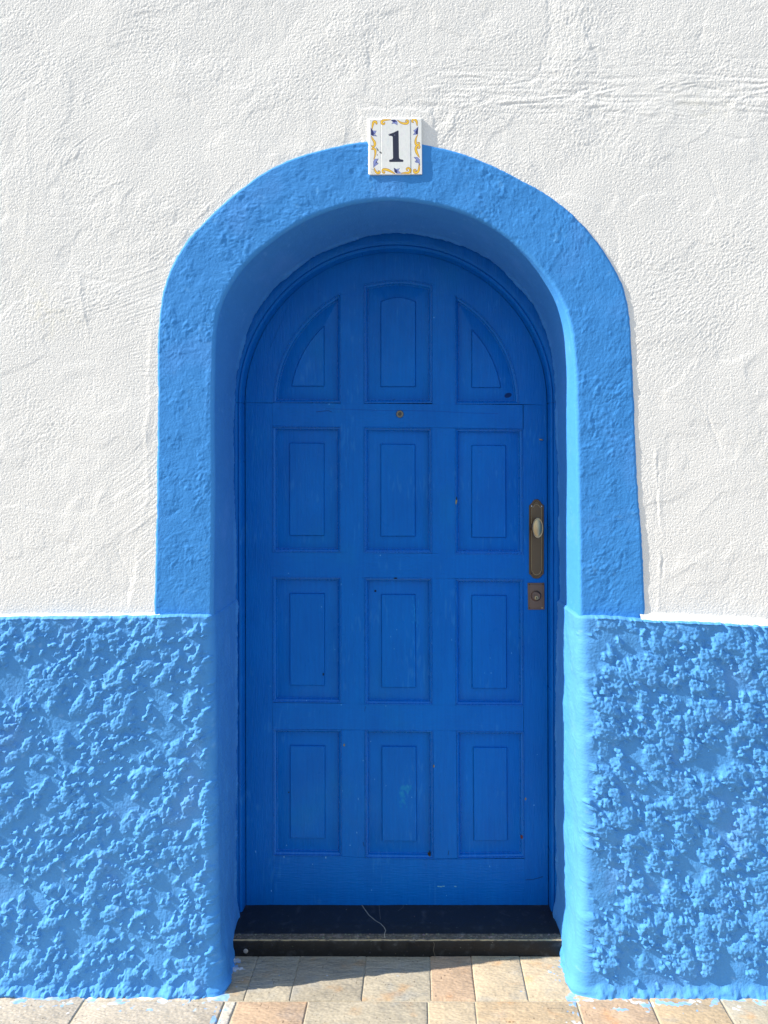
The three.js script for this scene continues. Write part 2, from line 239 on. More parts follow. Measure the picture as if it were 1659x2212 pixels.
{
  // stations from the left foot over the arch to the right foot
  const st = [], y0L = topL(P(400, 0).x) - 0.025, y0R = topR(P(1320, 0).x) - 0.025, nS = Math.round((CY - y0L) / 0.0028), nA = 640;
  for (let i = 0; i < nS; i++) st.push({ y: lerp(y0L, CY, i / nS), side: -1 });
  for (let i = 0; i <= nA; i++) st.push({ a: Math.PI * (1 - i / nA) });
  for (let i = 1; i <= nS; i++) st.push({ y: lerp(CY, y0R, i / nS), side: 1 });
  const ev = (pts) => { // sampled, then smoothed along the way so that the measured corners do not show
    let a = st.map((t) => meet(pts, t));
    for (let k = 0; k < 3; k++) { const R = 14, b = a.map((p, i) => { let x = 0, y = 0, n = 0; for (let d = -R; d <= R; d++) { const q = a[clamp(i + d, 0, a.length - 1)]; x += q.x; y += q.y; n++; } return { x: x / n, y: i < R || i >= a.length - R ? p.y : y / n }; }); a = b; }
    return a;
  };
  const Os = ev(outer), As = ev(arris), Bs = ev(back), nF = 60, nR = 10, nB = 60, nEdge = 4;
  let len = 0; const T = st.map((_, i) => (i ? (len += Math.hypot(As[i].x - As[i - 1].x, As[i].y - As[i - 1].y)) : 0));
  const q = {}, pr = st.map((_, i) => across(Os[i], As[i], Bs[i], 0.009, nF, nR, nB));
  const g = sheet(nF + nR + nB + nEdge, st.length - 1, (i, j, p) => {
    const last = nF + nR + nB, t = T[j];
    profilePoint(pr[j], Math.min(i, last), q);
    const wob = q.edge < 0.02 && q.w === 0 ? (1 - q.edge / 0.02) * (0.0012 * noise(t * 30, 6.6) + 0.0009 * noise(t * 90, 2.6)) : 0;
    const face = low(q.x, q.y) + blueRelief(q.x, q.y) + 0.0034 * sstep(0, 0.006, q.edge) - 0.0012 * (1 - sstep(0, 0.004, q.edge));
    const rev = 0.0012 * fbm(t * 4, q.z * 6 + 3, 3) + 0.0004 * noise(t * 30, q.z * 40) + 0.00016 * noise(t * 26, q.z * 300);
    let d = lerp(face, rev, q.w) + lip(q, t, 4.4, 0.006);
    p.x = q.x + q.nx * d; p.y = q.y + q.ny * d; p.z = q.z + q.nz * d;
    if (q.w === 0) { const L = Math.hypot(q.x - CX, q.y - CY) || 1; p.x += wob * (q.x - CX) / L; }
    if (i > last) { const k = i - last; p.z -= 0.008 * k; p.x -= q.nx * 0.0008 * k * k; p.y -= q.ny * 0.0008 * k * k; }
    p.u = q.s; p.v = t;
    bluePaint(p, lerp(q.x, t, q.w), lerp(q.y, q.s, q.w), 0);
  }, null, true);
  part('door_surround', g, M.blue, house, 'smooth light blue painted arch surround and reveal');
}
// roughcast: thrown lumps, each with its own size, stretch and ragged outline
function makeLumps(seed, s0, s1, y0, y1, density, big, mask) {
  const r = rng(seed), cell = 0.03, map = new Map(), n = Math.round((s1 - s0) * (y1 - y0) * density);
  for (let i = 0; i < n; i++) {
    const s = lerp(s0, s1, r()), y = lerp(y0, y1, r()), k = fbm(s * 9 + seed, y * 9, 3);
    if (r() > sstep(-0.5, 0.35, k) * mask(s, y)) { r(); continue; }
    const e = r(), R = (0.0032 + 0.0095 * e * e + 0.009 * sstep(0.86, 1, e)) * big, st = 1 + 1.4 * r(), a = 0.8 + 1.1 * (r() - 0.5), h = (0.0048 + 0.0056 * r()) * (0.45 + 0.55 * e) * big;
    const o = { s, y, R, st, c: Math.cos(a), n: Math.sin(a), h }, q = R * st * 1.5;
    for (let u = Math.floor((s - q) / cell); u <= Math.floor((s + q) / cell); u++) for (let v = Math.floor((y - q) / cell); v <= Math.floor((y + q) / cell); v++) { const key = u * 4096 + v; if (!map.has(key)) map.set(key, []); map.get(key).push(o); }
  }
  return (s, y) => {
    const l = map.get(Math.floor(s / cell) * 4096 + Math.floor(y / cell)); if (!l) return 0;
    const ws = s + 0.0042 * noise(s * 85, y * 85) + 0.002 * noise(s * 210, y * 210), wy = y + 0.0042 * noise(s * 85 + 50, y * 85) + 0.002 * noise(s * 190 + 8, y * 190);
    let h = 0, sum = 0;
    for (const o of l) {
      const dx = ws - o.s, dy = wy - o.y, a = (dx * o.c + dy * o.n) / (o.R * o.st), b = (-dx * o.n + dy * o.c) / o.R, d = Math.sqrt(a * a + b * b);
      if (d < 1.3) { const f = o.h * (1 - sstep(0.35, 1.06, d)); sum += f; if (f > h) h = f; }
    }
    return h * 0.8 * (1 + 0.22 * noise(s * 120 + 4, y * 120)) + Math.min(sum - h, 0.004) * 0.4;
  };
}
function dado(side, label) {
  const left = side < 0, lumps = makeLumps(left ? 31 : 57, -3.2, 0.3, -0.05, 1.05, left ? 6600 : 8800, left ? 1.0 : 1.12, left
    ? (s, y) => sstep(0.0, -0.03, s) * 0.85 + 0.0
    : (s, y) => lerp(0.04, 1, sstep(-0.03, -0.075, s + 0.03 * noise(y * 13, 3.7))) * (s > -0.02 ? 1 : sstep(0.02, 0.09, y) * (1 - 0.85 * sstep(0.1, 0.0, Math.hypot((s + 0.05) * 1.0, (y - 0.62) * 0.8)) - 0.35 * sstep(0.12, 0.02, Math.hypot(s + 0.33, y - 0.36)))));
  const nFine = Math.round(0.66 / 0.002), coarse = grid(0, 0, 1, 0, 0), far = []; for (let v = 0.66, s = 0.002; v < 2.4; s = Math.min(0.03, s * 1.06)) { v += s; far.push(v); }
  const dist = [...far.reverse(), ...Array.from({ length: nFine + 1 }, (_, i) => 0.66 * (1 - i / nFine))], nF = dist.length - 1, nR = 12, nB = 70, nEdge = 4, nV = 510, nT = 9, r = left ? 0.022 : 0.026, q = {};
  const A0 = left ? arris.filter((p) => p.x < CX) : arris.filter((p) => p.x > CX), B0 = left ? back.filter((p) => p.x < CX) : back.filter((p) => p.x > CX);
  const g = sheet(nF + nR + nB + nEdge, nV + nT, (i, j, p) => {
    const last = nF + nR + nB, ii = Math.min(i, last), yr = -0.02;
    const vy = Math.min(j, nV) / nV;
    // height of this column's top follows the ledge; on the reveal it is level
    const e = left ? 1 : -1, ya = 0.5; let A = meet(A0, { y: ya, side }), B;
    const xGuess = ii <= nF ? A.x - e * dist[ii] : A.x, yt = topY(ii <= nF ? xGuess : A.x - e * 0.004) - 0.009 - (ii > nF + nR ? 0.002 * noise(q.z * 40, 3.1) : 0);
    const y = lerp(yr, yt, vy);
    A = meet(A0, { y, side }); B = meet(B0, { y, side });
    const O = { x: A.x - e * (r + dist[0]), y };
    profilePoint({ O: { x: A.x - e * 3, y }, A, B, r, nF: 1, nR, nB, ex: e, ey: 0, map: null }, ii <= nF ? 1 : ii - nF + 1, q);
    if (ii <= nF) { q.x = A.x - e * (r + dist[ii]); q.y = y; q.s = -(1.5708 * r + dist[ii]); q.w = 0; }
    const s = q.s;
    const proudFace = (left ? 0.013 : 0.017) + 0.012 * sstep(0.35, 0.02, y) * (left ? 0.8 : 1) + 0.01 * sstep(0.03, -0.01, y + 0.012 * noise(s * 20, 4)), proudRev = (left ? 0.004 : 0.009) + 0.013 * sstep(0.17, 0.03, y);
    const foot = sstep(0.035, 0.0, y + 0.012 * noise(s * 33, 7.1)) * (0.006 + 0.006 * noise(s * 23, y * 34) + 0.004 * noise(s * 70, y * 60));
    let h = lumps(s, y) * (left ? (q.w > 0 ? 1 - q.w : 1) : lerp(1, 0.2, q.w)) + 0.0022 * noise(s * 13, y * 13) + 0.001 * noise(s * 31, y * 31) + 0.0004 * noise(s * 120, y * 120) - 0.0012 * Math.max(0, noise(s * 80 + 5, y * 80) - 0.4) + foot;
    h += left ? q.w * (0.0007 * noise(s * 90, y * 9) + 0.0005 * noise(s * 40, y * 30)) : q.w * (0.002 * noise(s * 9, y * 13) + 0.0005 * noise(s * 40, y * 60) + 0.00025 * noise(s * 110, y * 130));
    h += low(q.x, y) * (1 - q.w);
    let proud = lerp(proudFace, proudRev, sstep(0.2, 1, q.w)), yy = y;
    if (j > nV) { const a = ((j - nV) / nT) * Math.PI / 2; yy = y + 0.009 * Math.sin(a); proud = lerp(-0.006, proud, Math.cos(a)); h *= Math.cos(a); }
    else { const k = (yt - y) / 0.05; if (k < 1) h *= 0.55 + 0.45 * k; }
    let d = proud + h + lip(q, y, left ? 8.8 : 9.9, 0.007);
    p.x = q.x + q.nx * d; p.y = yy; p.z = q.z + q.nz * d;
    if (i > last) { const k = i - last; p.z -= 0.008 * k; p.x -= q.nx * 0.0008 * k * k; }
    p.u = s; p.v = y; bluePaint(p, s + side, y, side * 5);
    const rub = left ? 1 - sstep(-0.06, 0.0, s) : 1 - 0.6 * sstep(0.02, 0.1, s); p.r *= 1 + 0.62 * rub; p.g *= 1 + 0.13 * rub;
  }, null, true, !left);
  part('roughcast_base', g, M.rough, house, label);
}
dado(-1, 'light blue roughcast wall base left of the door');
dado(1, 'heavier light blue roughcast wall base right of the door');

// ------------------------------------------------------------------ the door: everything on planes parallel to the wall
const ZL = -0.325;                                   // front of the stiles and rails
const D = (x, y) => { const p = P(x, y, ZL); return new THREE.Vector2(p.x, p.y); };
const doorC = D(855.5, 871), doorR = D(1181, 871).x - doorC.x, doorFoot = D(0, 1957).y;
const DU = doorC.x - 0.55, DW = 1.1, DH = 2.2;
const planar = (g) => { const p = g.attributes.position, uv = new Float32Array(p.count * 2); for (let i = 0; i < p.count; i++) { uv[2 * i] = (p.getX(i) - DU) / DW; uv[2 * i + 1] = p.getY(i) / DH; } g.setAttribute('uv', new THREE.BufferAttribute(uv, 2)); return g; };
const doorColour = (() => { // paint, dulled patches, chips and spatter, where the door has them
  const w = 1024, h = 2048, cv = document.createElement('canvas'); cv.width = w; cv.height = h; const c = cv.getContext('2d'), img = c.createImageData(w, h), lin2s = (v) => 255 * Math.pow(clamp(v), 1 / 2.2);
  for (let j = 0; j < h; j++) for (let i = 0; i < w; i++) {
    const x = (i / w) * DW, y = (1 - j / h) * DH, m = fbm(x * 7, y * 5 + 3, 4), st = noise(x * 160, y * 9), fade = sstep(0.15, 0.8, fbm(x * 5 + 31, y * 4, 4)), scuff = sstep(0.45, 0.75, noise(x * 120 + 7, y * 24) * 0.7 + noise(x * 9, y * 7 + 5) * 0.6), o = (j * w + i) * 4;
    img.data[o] = lin2s(0.0003 + 0.0005 * fade + 0.006 * scuff); img.data[o + 1] = lin2s(0.132 * (1 + 0.15 * m + 0.08 * st + 0.1 * fade + 0.2 * scuff)); img.data[o + 2] = lin2s(0.5 * (1 + 0.1 * m + 0.05 * st - 0.05 * fade + 0.05 * scuff)); img.data[o + 3] = 255;
  }
  c.putImageData(img, 0, 0);
  const at = (px, py) => { const p = D(px, py); return [((p.x - DU) / DW) * w, (1 - p.y / DH) * h]; };
  const z5 = (x, y) => at((1050 + x / 1.4426) / 1.852, (2250 + y / 1.4426) / 1.852), z6 = (x, y) => at((900 + x / 1.185) / 1.852, (2850 + y / 1.185) / 1.852), z4 = (x, y) => at((1050 + x / 1.4426) / 1.852, (1100 + y / 1.4426) / 1.852);
  const r = rng(5), dab = ([x, y], rx, ry, a, f) => { c.fillStyle = f; c.beginPath(); c.ellipse(x, y, rx, ry, a, 0, 7); c.fill(); };
  for (const [x, y] of [[340, 258], [415, 508], [455, 125], [740, 430], [978, 465], [1092, 447], [1440, 528], [1315, 553], [1283, 640], [1320, 640], [253, 800], [455, 822], [712, 828], [150, 63], [45, 714], [775, 390], [760, 500]]) dab(z5(x, y), 0.6 + 0.7 * r(), 1.2 + 1.6 * r(), 0.4 * (r() - 0.7), 'rgba(140,190,235,0.75)');
  for (const [x, y] of [[708, 325], [763, 350], [868, 355], [838, 385], [885, 405], [625, 570], [593, 630], [288, 640], [280, 685], [478, 688], [695, 842], [1050, 868], [862, 912], [220, 846], [557, 372], [632, 410], [540, 430], [690, 145], [1480, 200], [1465, 440], [1255, 730], [145, 660], [415, 720], [655, 228]]) dab(z6(x, y), 0.7 + 0.7 * r(), 1.3 + 2.4 * r(), 0.5 * (r() - 0.7), 'rgba(150,195,235,0.8)');
  for (const [x, y] of [[680, 1618], [385, 745], [990, 245]]) dab(z4(x, y), 1.2, 1.8, 0, 'rgba(150,200,240,0.9)');
  for (const [x, y] of [[1012, 825], [1024, 826], [1036, 824], [1092, 825]]) dab(z6(x, y), 4, 1.4, 0.05, 'rgba(150,195,190,0.8)');
  dab(z4(1119, 1306), 2.6, 10, 0.1, 'rgb(176,148,92)'); dab(z4(1120, 1290), 1.6, 5, 0, 'rgb(30,40,60)');
  for (const [x, y] of [[565, 155], [990, 255], [1425, 410]]) dab(z6(x, y), 2.2, 4, 0.1, 'rgb(150,120,80)');
  dab(z6(1408, 595), 3, 6, 0, 'rgb(110,45,25)'); dab(z6(968, 680), 5, 3, 0.6, 'rgb(70,55,40)'); dab(z6(972, 672), 2, 4, -0.4, 'rgb(20,22,30)');
  dab(z4(1420, 692), 11, 7, -0.3, 'rgba(12,30,75,0.75)'); dab(z5(650, 168), 3, 3, 0, 'rgb(6,14,40)'); dab(z5(768, 91), 5, 2, 0, 'rgb(8,18,40)'); dab(z5(350, 648), 2, 4, 0, 'rgb(8,18,40)'); dab(z6(300, 385), 2, 2, 0, 'rgb(8,18,40)');
  for (let i = 0; i < 46; i++) { const [x, y] = z6(830 + 52 * r(), 352 + 120 * r() * r()); dab([x, y], 2 + 3 * r(), 2 + 5 * r(), r() * 3, 'rgba(30,135,185,0.35)'); }
  for (let i = 0; i < 30; i++) { const [x, y] = z5(862 + 40 * r(), 190 + 190 * r()); dab([x, y], 0.8 + 1.2 * r(), 2 + 4 * r(), 0, 'rgba(60,160,215,0.3)'); }
  for (let i = 0; i < 10; i++) dab([w * (0.08 + 0.84 * r()), h * (0.1 + 0.88 * r())], 0.5 + 0.5 * r(), 0.7 + 1.3 * r(), 0, 'rgba(140,190,235,0.6)');
  const crack = (pts, f, lw, col) => { c.strokeStyle = col; c.lineWidth = lw; c.beginPath(); pts.forEach((p, i) => { const [x, y] = f(...p); i ? c.lineTo(x, y) : c.moveTo(x, y); }); c.stroke(); };
  crack([[365, 772], [520, 776], [700, 783], [860, 783], [1000, 786], [1180, 796], [1360, 801]], z4, 0.9, 'rgba(6,40,120,0.7)'); crack([[1425, 794], [1460, 792], [1490, 784], [1508, 778]], z6, 1.4, 'rgba(10,24,60,0.9)'); crack([[1062, 655], [1058, 676]], z6, 1.2, 'rgba(10,20,40,0.9)');
  crack([[655, 615], [660, 635]], z6, 1.3, 'rgba(10,20,40,0.9)'); crack([[595, 830], [590, 860]], z5, 1, 'rgba(8,26,80,0.8)'); crack([[310, 790], [380, 783], [400, 790]], z4, 1.6, 'rgba(8,24,74,0.7)'); crack([[760, 712], [757, 728]], z4, 1, 'rgba(8,26,70,0.8)');
  const t = new THREE.CanvasTexture(cv); t.colorSpace = THREE.SRGBColorSpace; t.magFilter = THREE.LinearFilter; return t;
})();
const brush = (dx, dy) => dataTex(1024, 1024, (i, j, c) => { const x = i / 1024, y = j / 1024; c[0] = c[1] = c[2] = 0.5 + 0.2 * noise(x * 128 * dx, y * 128 * dy, 128) + 0.14 * noise(x * 64 * dx + 0.4, y * 64 * dy, 64) + 0.12 * noise(x * 24, y * 24, 24) + 0.06 * noise(x * 200, y * 200, 200); });
const brushUp = brush(1, 0.125), brushAcross = brush(0.125, 1);
for (const t of [brushUp, brushAcross]) t.repeat.set(DW / 0.45, DH / 0.45);
const gloss = dataTex(512, 512, (i, j, c) => { const x = i / 512, y = j / 512; c[0] = c[1] = c[2] = 0.38 + 0.12 * noise(x * 12, y * 12, 12) + 0.08 * noise(x * 60, y * 30, 60); });
gloss.repeat.set(DW / 0.5, DH / 0.5);
const paint = (bump) => new THREE.MeshPhysicalMaterial({ name: 'deep blue door paint', map: doorColour, roughness: 1, roughnessMap: gloss, bumpMap: bump, bumpScale: 0.0009, specularIntensity: 0.42, specularColor: rgb(0.55, 0.8, 1) });
M.moulding = paint(brushUp); M.moulding.roughness = 0.72; M.moulding.specularIntensity = 0.7; M.doorUp = paint(brushUp); M.doorAcross = paint(brushAcross);

const door = thing('arched_door', 'deep blue arched wooden door with twelve raised panels and bronze knob plate', 'door');
const flat = (pts, depth = 0.04, bevel = 0.0004) => { // a board whose front lies on the door plane
  const g = new THREE.ExtrudeGeometry(new THREE.Shape(pts), { depth: depth - bevel, bevelEnabled: true, bevelThickness: bevel, bevelSize: bevel, bevelOffset: -bevel, bevelSegments: 2, curveSegments: 8 });
  g.translate(0, 0, ZL - depth); return planar(g);
};
const quad = (x0, y0, x1, y1, x2, y2, x3, y3) => [D(x0, y0), D(x1, y1), D(x2, y2), D(x3, y3)];
const arc = (cx, cy, r, a0, a1, n) => Array.from({ length: n + 1 }, (_, i) => { const a = a0 + ((a1 - a0) * i) / n; return new THREE.Vector2(cx + r * Math.cos(a), cy + r * Math.sin(a)); });
// panel openings (photograph pixels: top left, top right, bottom right, bottom left), three columns by four rows
const rows = [null, [[588.1, 920, 736, 921, 736, 1194, 588.7, 1193], [786, 922, 933, 924, 933.5, 1195, 786, 1195], [983, 925, 1129.2, 926, 1130.3, 1198, 983, 1197]],
  [[588.8, 1246, 737, 1247, 737, 1519, 589.3, 1517], [787, 1248, 933, 1249, 935, 1523, 788, 1522], [983, 1250, 1130.5, 1251, 1131.7, 1525, 984, 1524]],
  [[589.4, 1575, 738, 1577, 738, 1850, 590, 1848], [788, 1577, 935, 1578, 937, 1856, 789, 1854], [986, 1579, 1131.9, 1580, 1133, 1853, 988, 1855]]];
const rowJoint = [[588, 870.2, 1129, 874.4], [588, 920, 1129, 926], [588, 1193, 1130, 1197], [589, 1246, 1131, 1251], [589, 1518, 1132, 1524], [589, 1575, 1132, 1580], [590, 1851, 1133, 1855]];
const yOn = (k, x) => lerp(rowJoint[k][1], rowJoint[k][3], (x - 588) / 541);
// the two arched side openings and the crowned middle one of the top row
const qL = { bl: D(588, 870), br: D(736, 870.5), tr: D(736, 632) }, qR = { bl: D(983, 873), br: D(1127, 874), tl: D(983, 635) };
const R1 = 265.5 * (DIST - ZL) / FPX;   // the side openings share the middle of the leaf
function quarter(side, d, n = 24) { // outline of a quarter-round opening, moved inward by d; from the foot of the arc to its top, then the inner foot
  const xi = side < 0 ? qL.br.x - d : qR.bl.x + d, yb = (side < 0 ? qL.bl.y : qR.bl.y) + d, r = R1 - d, ax = xi - doorC.x, ay = yb - doorC.y;
  const a0 = side < 0 ? Math.PI - Math.asin(ay / r) : Math.asin(ay / r), a1 = Math.acos(ax / r);
  return [...arc(doorC.x, doorC.y, r, a0, a1, n), new THREE.Vector2(xi, yb)];
}
const topArcL = quarter(-1, 0).slice(0, -1), topArcR = quarter(1, 0).slice(0, -1).reverse();
const crown = Array.from({ length: 13 }, (_, i) => D(786 + (148 * i) / 12, 614 - 9 * Math.sin((Math.PI * i) / 12)));
{
  const dR = D(1181, 871).x, dL = D(530, 871).x, footR = D(1184, 1957), footL = D(532, 1957);
  part('stile', flat([footL, D(589.5, 1957), D(590, 1851), D(588, 871), new THREE.Vector2(dL, D(0, 870).y)]), M.doorUp, door);
  part('stile', flat([D(1134, 1957), footR, new THREE.Vector2(dR, D(0, 874.8).y), D(1129, 874.4), D(1133, 1855)]), M.doorUp, door);
  const head = [new THREE.Vector2(dR, D(0, 874.8).y), ...arc(doorC.x, doorC.y, doorR, 0.0, Math.PI, 64), new THREE.Vector2(dL, D(0, 869.6).y), ...topArcL, D(736, 637), D(786, 637), ...crown, D(934, 637), D(983, 637), ...topArcR];
  part('arched_head', flat(head), M.doorUp, door);
  const rail = (a, b) => flat(quad(588.3, yOn(b, 588), 1131, yOn(b, 1131), 1131, yOn(a, 1131), 588.3, yOn(a, 588)));
  part('rail', rail(0, 1), M.doorAcross, door); part('rail', rail(2, 3), M.doorAcross, door); part('rail', rail(4, 5), M.doorAcross, door);
  part('rail', flat([D(590, 1957), D(1134, 1957), D(1133, 1855), D(990, 1856), D(937, 1856.5), D(789, 1854), D(738, 1850), D(590, 1849)]), M.doorAcross, door);
  part('mullion', flat(quad(736, 871.4, 786, 871.8, 786, 637, 736, 637)), M.doorUp, door); part('mullion', flat(quad(934, 872.9, 983, 873.3, 983, 637, 934, 637)), M.doorUp, door);
  for (let k = 1; k < 4; k++) for (const [a, b] of [[0, 1], [1, 2]]) {
    const l = rows[k][a], r2 = rows[k][b];
    part('mullion', flat([D(l[4], l[5]), D(r2[6], r2[7]), D(r2[0], r2[1]), D(l[2], l[3])], 0.04, k === 3 ? 0.0016 : 0.0004), M.doorUp, door, k === 3 && a === 1 ? 'mullion with dark open joints round it' : undefined);
  }
}
// moves a closed outline inward, corner by corner
function inset(pts, d) {
  const n = pts.length;
  return pts.map((p, i) => {
    const a = pts[(i + n - 1) % n], b = pts[(i + 1) % n], e = p.clone().sub(a).normalize(), f = b.clone().sub(p).normalize(), n1 = new THREE.Vector2(-e.y, e.x), n2 = new THREE.Vector2(-f.y, f.x), m = n1.clone().add(n2), k = d / Math.max(0.12, m.lengthSq() / 2);
    return p.clone().addScaledVector(m, k);
  });
}
function bands(outline, steps, cap) { // steps: [inset, z]; rings joined into a surface, optionally closed in the middle
  const pos = [], rings = steps.map(([d, z]) => (typeof outline === 'function' ? outline(d) : inset(outline, d)).map((p) => [p.x, p.y, ZL + z])), n = rings[0].length;
  for (let k = 0; k + 1 < rings.length; k++) for (let i = 0; i < n; i++) { const a = rings[k][i], b = rings[k][(i + 1) % n], c = rings[k + 1][(i + 1) % n], d = rings[k + 1][i]; pos.push(...a, ...b, ...c, ...a, ...c, ...d); }
  if (cap) { const l = rings[rings.length - 1]; for (const t of THREE.ShapeUtils.triangulateShape(l.map((p) => new THREE.Vector2(p[0], p[1])), [])) pos.push(...l[t[0]], ...l[t[1]], ...l[t[2]]); }
  const g = new THREE.BufferGeometry(); g.setAttribute('position', new THREE.Float32BufferAttribute(pos, 3));
  return planar(toCreasedNormals(g, 0.45));
}
function panel(outline, fieldInset = 0.0535) {
  if (Array.isArray(outline) && THREE.ShapeUtils.area(outline) < 0) outline.reverse();
  const p = part('panel', bands(outline, [[0.0105, -0.0165], [0.013, -0.0155], [fieldInset - 0.002, -0.0098], [fieldInset - 0.0014, -0.0106], [fieldInset - 0.0002, -0.0054], [fieldInset + 0.001, -0.0044]], true), M.doorUp, door);
  part('moulding', bands(outline, [[-0.0006, -0.006], [0.0003, 0.0012], [0.0012, 0.0018], [0.0026, 0.0014], [0.0034, -0.004], [0.0058, -0.005], [0.0084, -0.0068], [0.0104, -0.0104], [0.0112, -0.0136], [0.0126, -0.0138], [0.013, -0.019]]), M.moulding, p);
}
panel((d) => quarter(-1, d).reverse());
panel((d) => { // the middle panel of the top row, its head bowed
  const a = D(786, 870.5), b = D(934, 871.5), xl = a.x + d, xr = b.x - d, yb = (a.y + b.y) / 2 + d, yt = D(786, 614).y - d, bow = D(786, 605).y - D(786, 614).y;
  return [new THREE.Vector2(xl, yb), new THREE.Vector2(xr, yb), ...Array.from({ length: 13 }, (_, i) => new THREE.Vector2(lerp(xr, xl, i / 12), yt + bow * Math.sin((Math.PI * i) / 12)))];
});
panel((d) => quarter(1, d));
for (let k = 1; k < 4; k++) for (const [a, b, c, d, e, f, g, h] of rows[k]) panel(quad(g, h, e, f, c, d, a, b));
part('back_board', (() => { const g = new THREE.ExtrudeGeometry(new THREE.Shape([new THREE.Vector2(doorC.x - doorR + 0.004, doorFoot + 0.004), new THREE.Vector2(doorC.x + doorR - 0.004, doorFoot + 0.004), ...arc(doorC.x, doorC.y, doorR - 0.006, 0, Math.PI, 40)]), { depth: 0.012, bevelEnabled: false }); g.translate(0, 0, ZL - 0.05); return planar(g); })(), M.doorUp, door);

// ------------------------------------------------------------------ the hardware
const grainy = dataTex(256, 256, (i, j, c) => { const x = i / 256, y = j / 256, m = 0.5 + 0.3 * noise(x * 10, y * 10, 10) + 0.25 * noise(x * 50, y * 50, 50); c[0] = c[1] = c[2] = 0.35 + 0.3 * m; });
const metal = (name, r, g, b, rough, m = 1) => new THREE.MeshStandardMaterial({ name, color: rgb(r, g, b), metalness: m, roughness: rough, bumpMap: grainy, bumpScale: 0.0003 });
M.bronze = metal('browned bronze', 0.18, 0.115, 0.064, 0.4, 0.9); M.bronzeRim = metal('worn bronze', 0.5, 0.37, 0.2, 0.36); M.brass = metal('aged brass', 0.6, 0.45, 0.25, 0.5); M.lock = metal('brown lock plate', 0.22, 0.14, 0.1, 0.45, 0.85); M.steel = metal('screw steel', 0.55, 0.53, 0.5, 0.35); M.dark = new THREE.MeshStandardMaterial({ name: 'dark hole', color: rgb(0.012, 0.01, 0.01), roughness: 0.9 }); M.rust = metal('dark screw', 0.09, 0.06, 0.045, 0.6, 0.6); M.glass = metal('peephole ring', 0.2, 0.185, 0.15, 0.5, 0.8);
const K4 = (x, y) => D((1950 + x / 3.6875) / 1.852, (1900 + y / 3.6875) / 1.852);   // measured on the close view of the handle
const plateOutline = [[612, 470], [614, 448], [640, 428], [655, 408], [676, 378], [700, 361], [722, 357], [745, 361], [768, 378], [788, 406], [802, 426], [830, 446], [832, 470], [832, 1440], [828, 1462], [806, 1478], [790, 1500], [770, 1518], [748, 1526], [722, 1528], [698, 1526], [672, 1518], [654, 1500], [638, 1478], [614, 1462], [612, 1440]].map(([x, y]) => K4(x, y)).reverse();
function plateGeo(outline, steps) { const g = bands(outline, steps.map(([d, z]) => [d, z]), true); return g; }
const plate = part('handle_plate', plateGeo(plateOutline, [[0, -0.001], [0, 0.0022], [0.0012, 0.0034], [0.0038, 0.0034], [0.005, 0.0024], [0.0064, 0.0024], [0.0072, 0.0036]]), M.bronze, door, 'long dark bronze handle plate with stepped ends');
{
  const rimLine = inset(plateOutline, 0.0078); // the raised bead round the sunk field, following the scooped corners
  const bead = [[650, 500], [668, 484], [684, 462], [700, 440], [722, 434], [746, 440], [764, 462], [780, 484], [796, 500], [798, 1400], [786, 1412], [776, 1440], [758, 1462], [722, 1472], [690, 1462], [672, 1440], [662, 1412], [650, 1400]].map(([x, y]) => { const p = K4(x, y); return new THREE.Vector3(p.x, p.y, ZL + 0.0036); });
  part('bead', new THREE.TubeGeometry(new THREE.CatmullRomCurve3(bead, true, 'catmullrom', 0.1), 160, 0.0009, 6, true), M.bronzeRim, plate);
  for (const [x, y, m] of [[654, 462, M.steel], [797, 464, M.steel], [652, 1444, M.rust], [797, 1444, M.rust]]) { const g = new THREE.SphereGeometry(0.0033, 14, 8, 0, 6.2832, 0, 1.1); g.rotateX(Math.PI / 2); g.scale(1, 1, 0.7); const p = K4(x, y); g.translate(p.x, p.y, ZL + 0.0018); part('screw', g, m, plate); }
  // the oval knob: a stalk, a rim and a slightly domed face
  const kz = ZL + 0.052, k0 = P((1950 + 744 / 3.6875) / 1.852, (1900 + 782 / 3.6875) / 1.852, kz), sx = (158 / 3.6875 / 1.852) * (DIST - kz) / FPX / 2, sy = (302 / 3.6875 / 1.852) * (DIST - kz) / FPX / 2;
  const prof = [[0, -0.006], [0.5, -0.006], [0.72, -0.0055], [0.9, -0.004], [1, -0.0005], [0.985, 0.0022], [0.93, 0.0034], [0.87, 0.003], [0.845, 0.0018], [0.8, 0.0026], [0.6, 0.0048], [0.3, 0.0062], [0, 0.0066]].map(([r, z]) => new THREE.Vector2(r, z));
  const kn = new THREE.LatheGeometry(prof, 56); kn.rotateX(Math.PI / 2); kn.scale(sx, sy, 1); kn.translate(k0.x, k0.y, kz); kn.computeVertexNormals();
  const st = new THREE.LatheGeometry([[0.0001, 0], [0.016, 0], [0.0165, 0.003], [0.011, 0.006], [0.0075, 0.012], [0.0075, 0.032], [0.011, 0.047]].map(([r, z]) => new THREE.Vector2(r, z)), 32); st.rotateX(Math.PI / 2); st.translate(k0.x, k0.y, ZL + 0.0028);
  const knob = part('knob', kn, M.brass, plate, 'oval worn brass door knob'); part('stalk', st, M.bronze, plate);
}
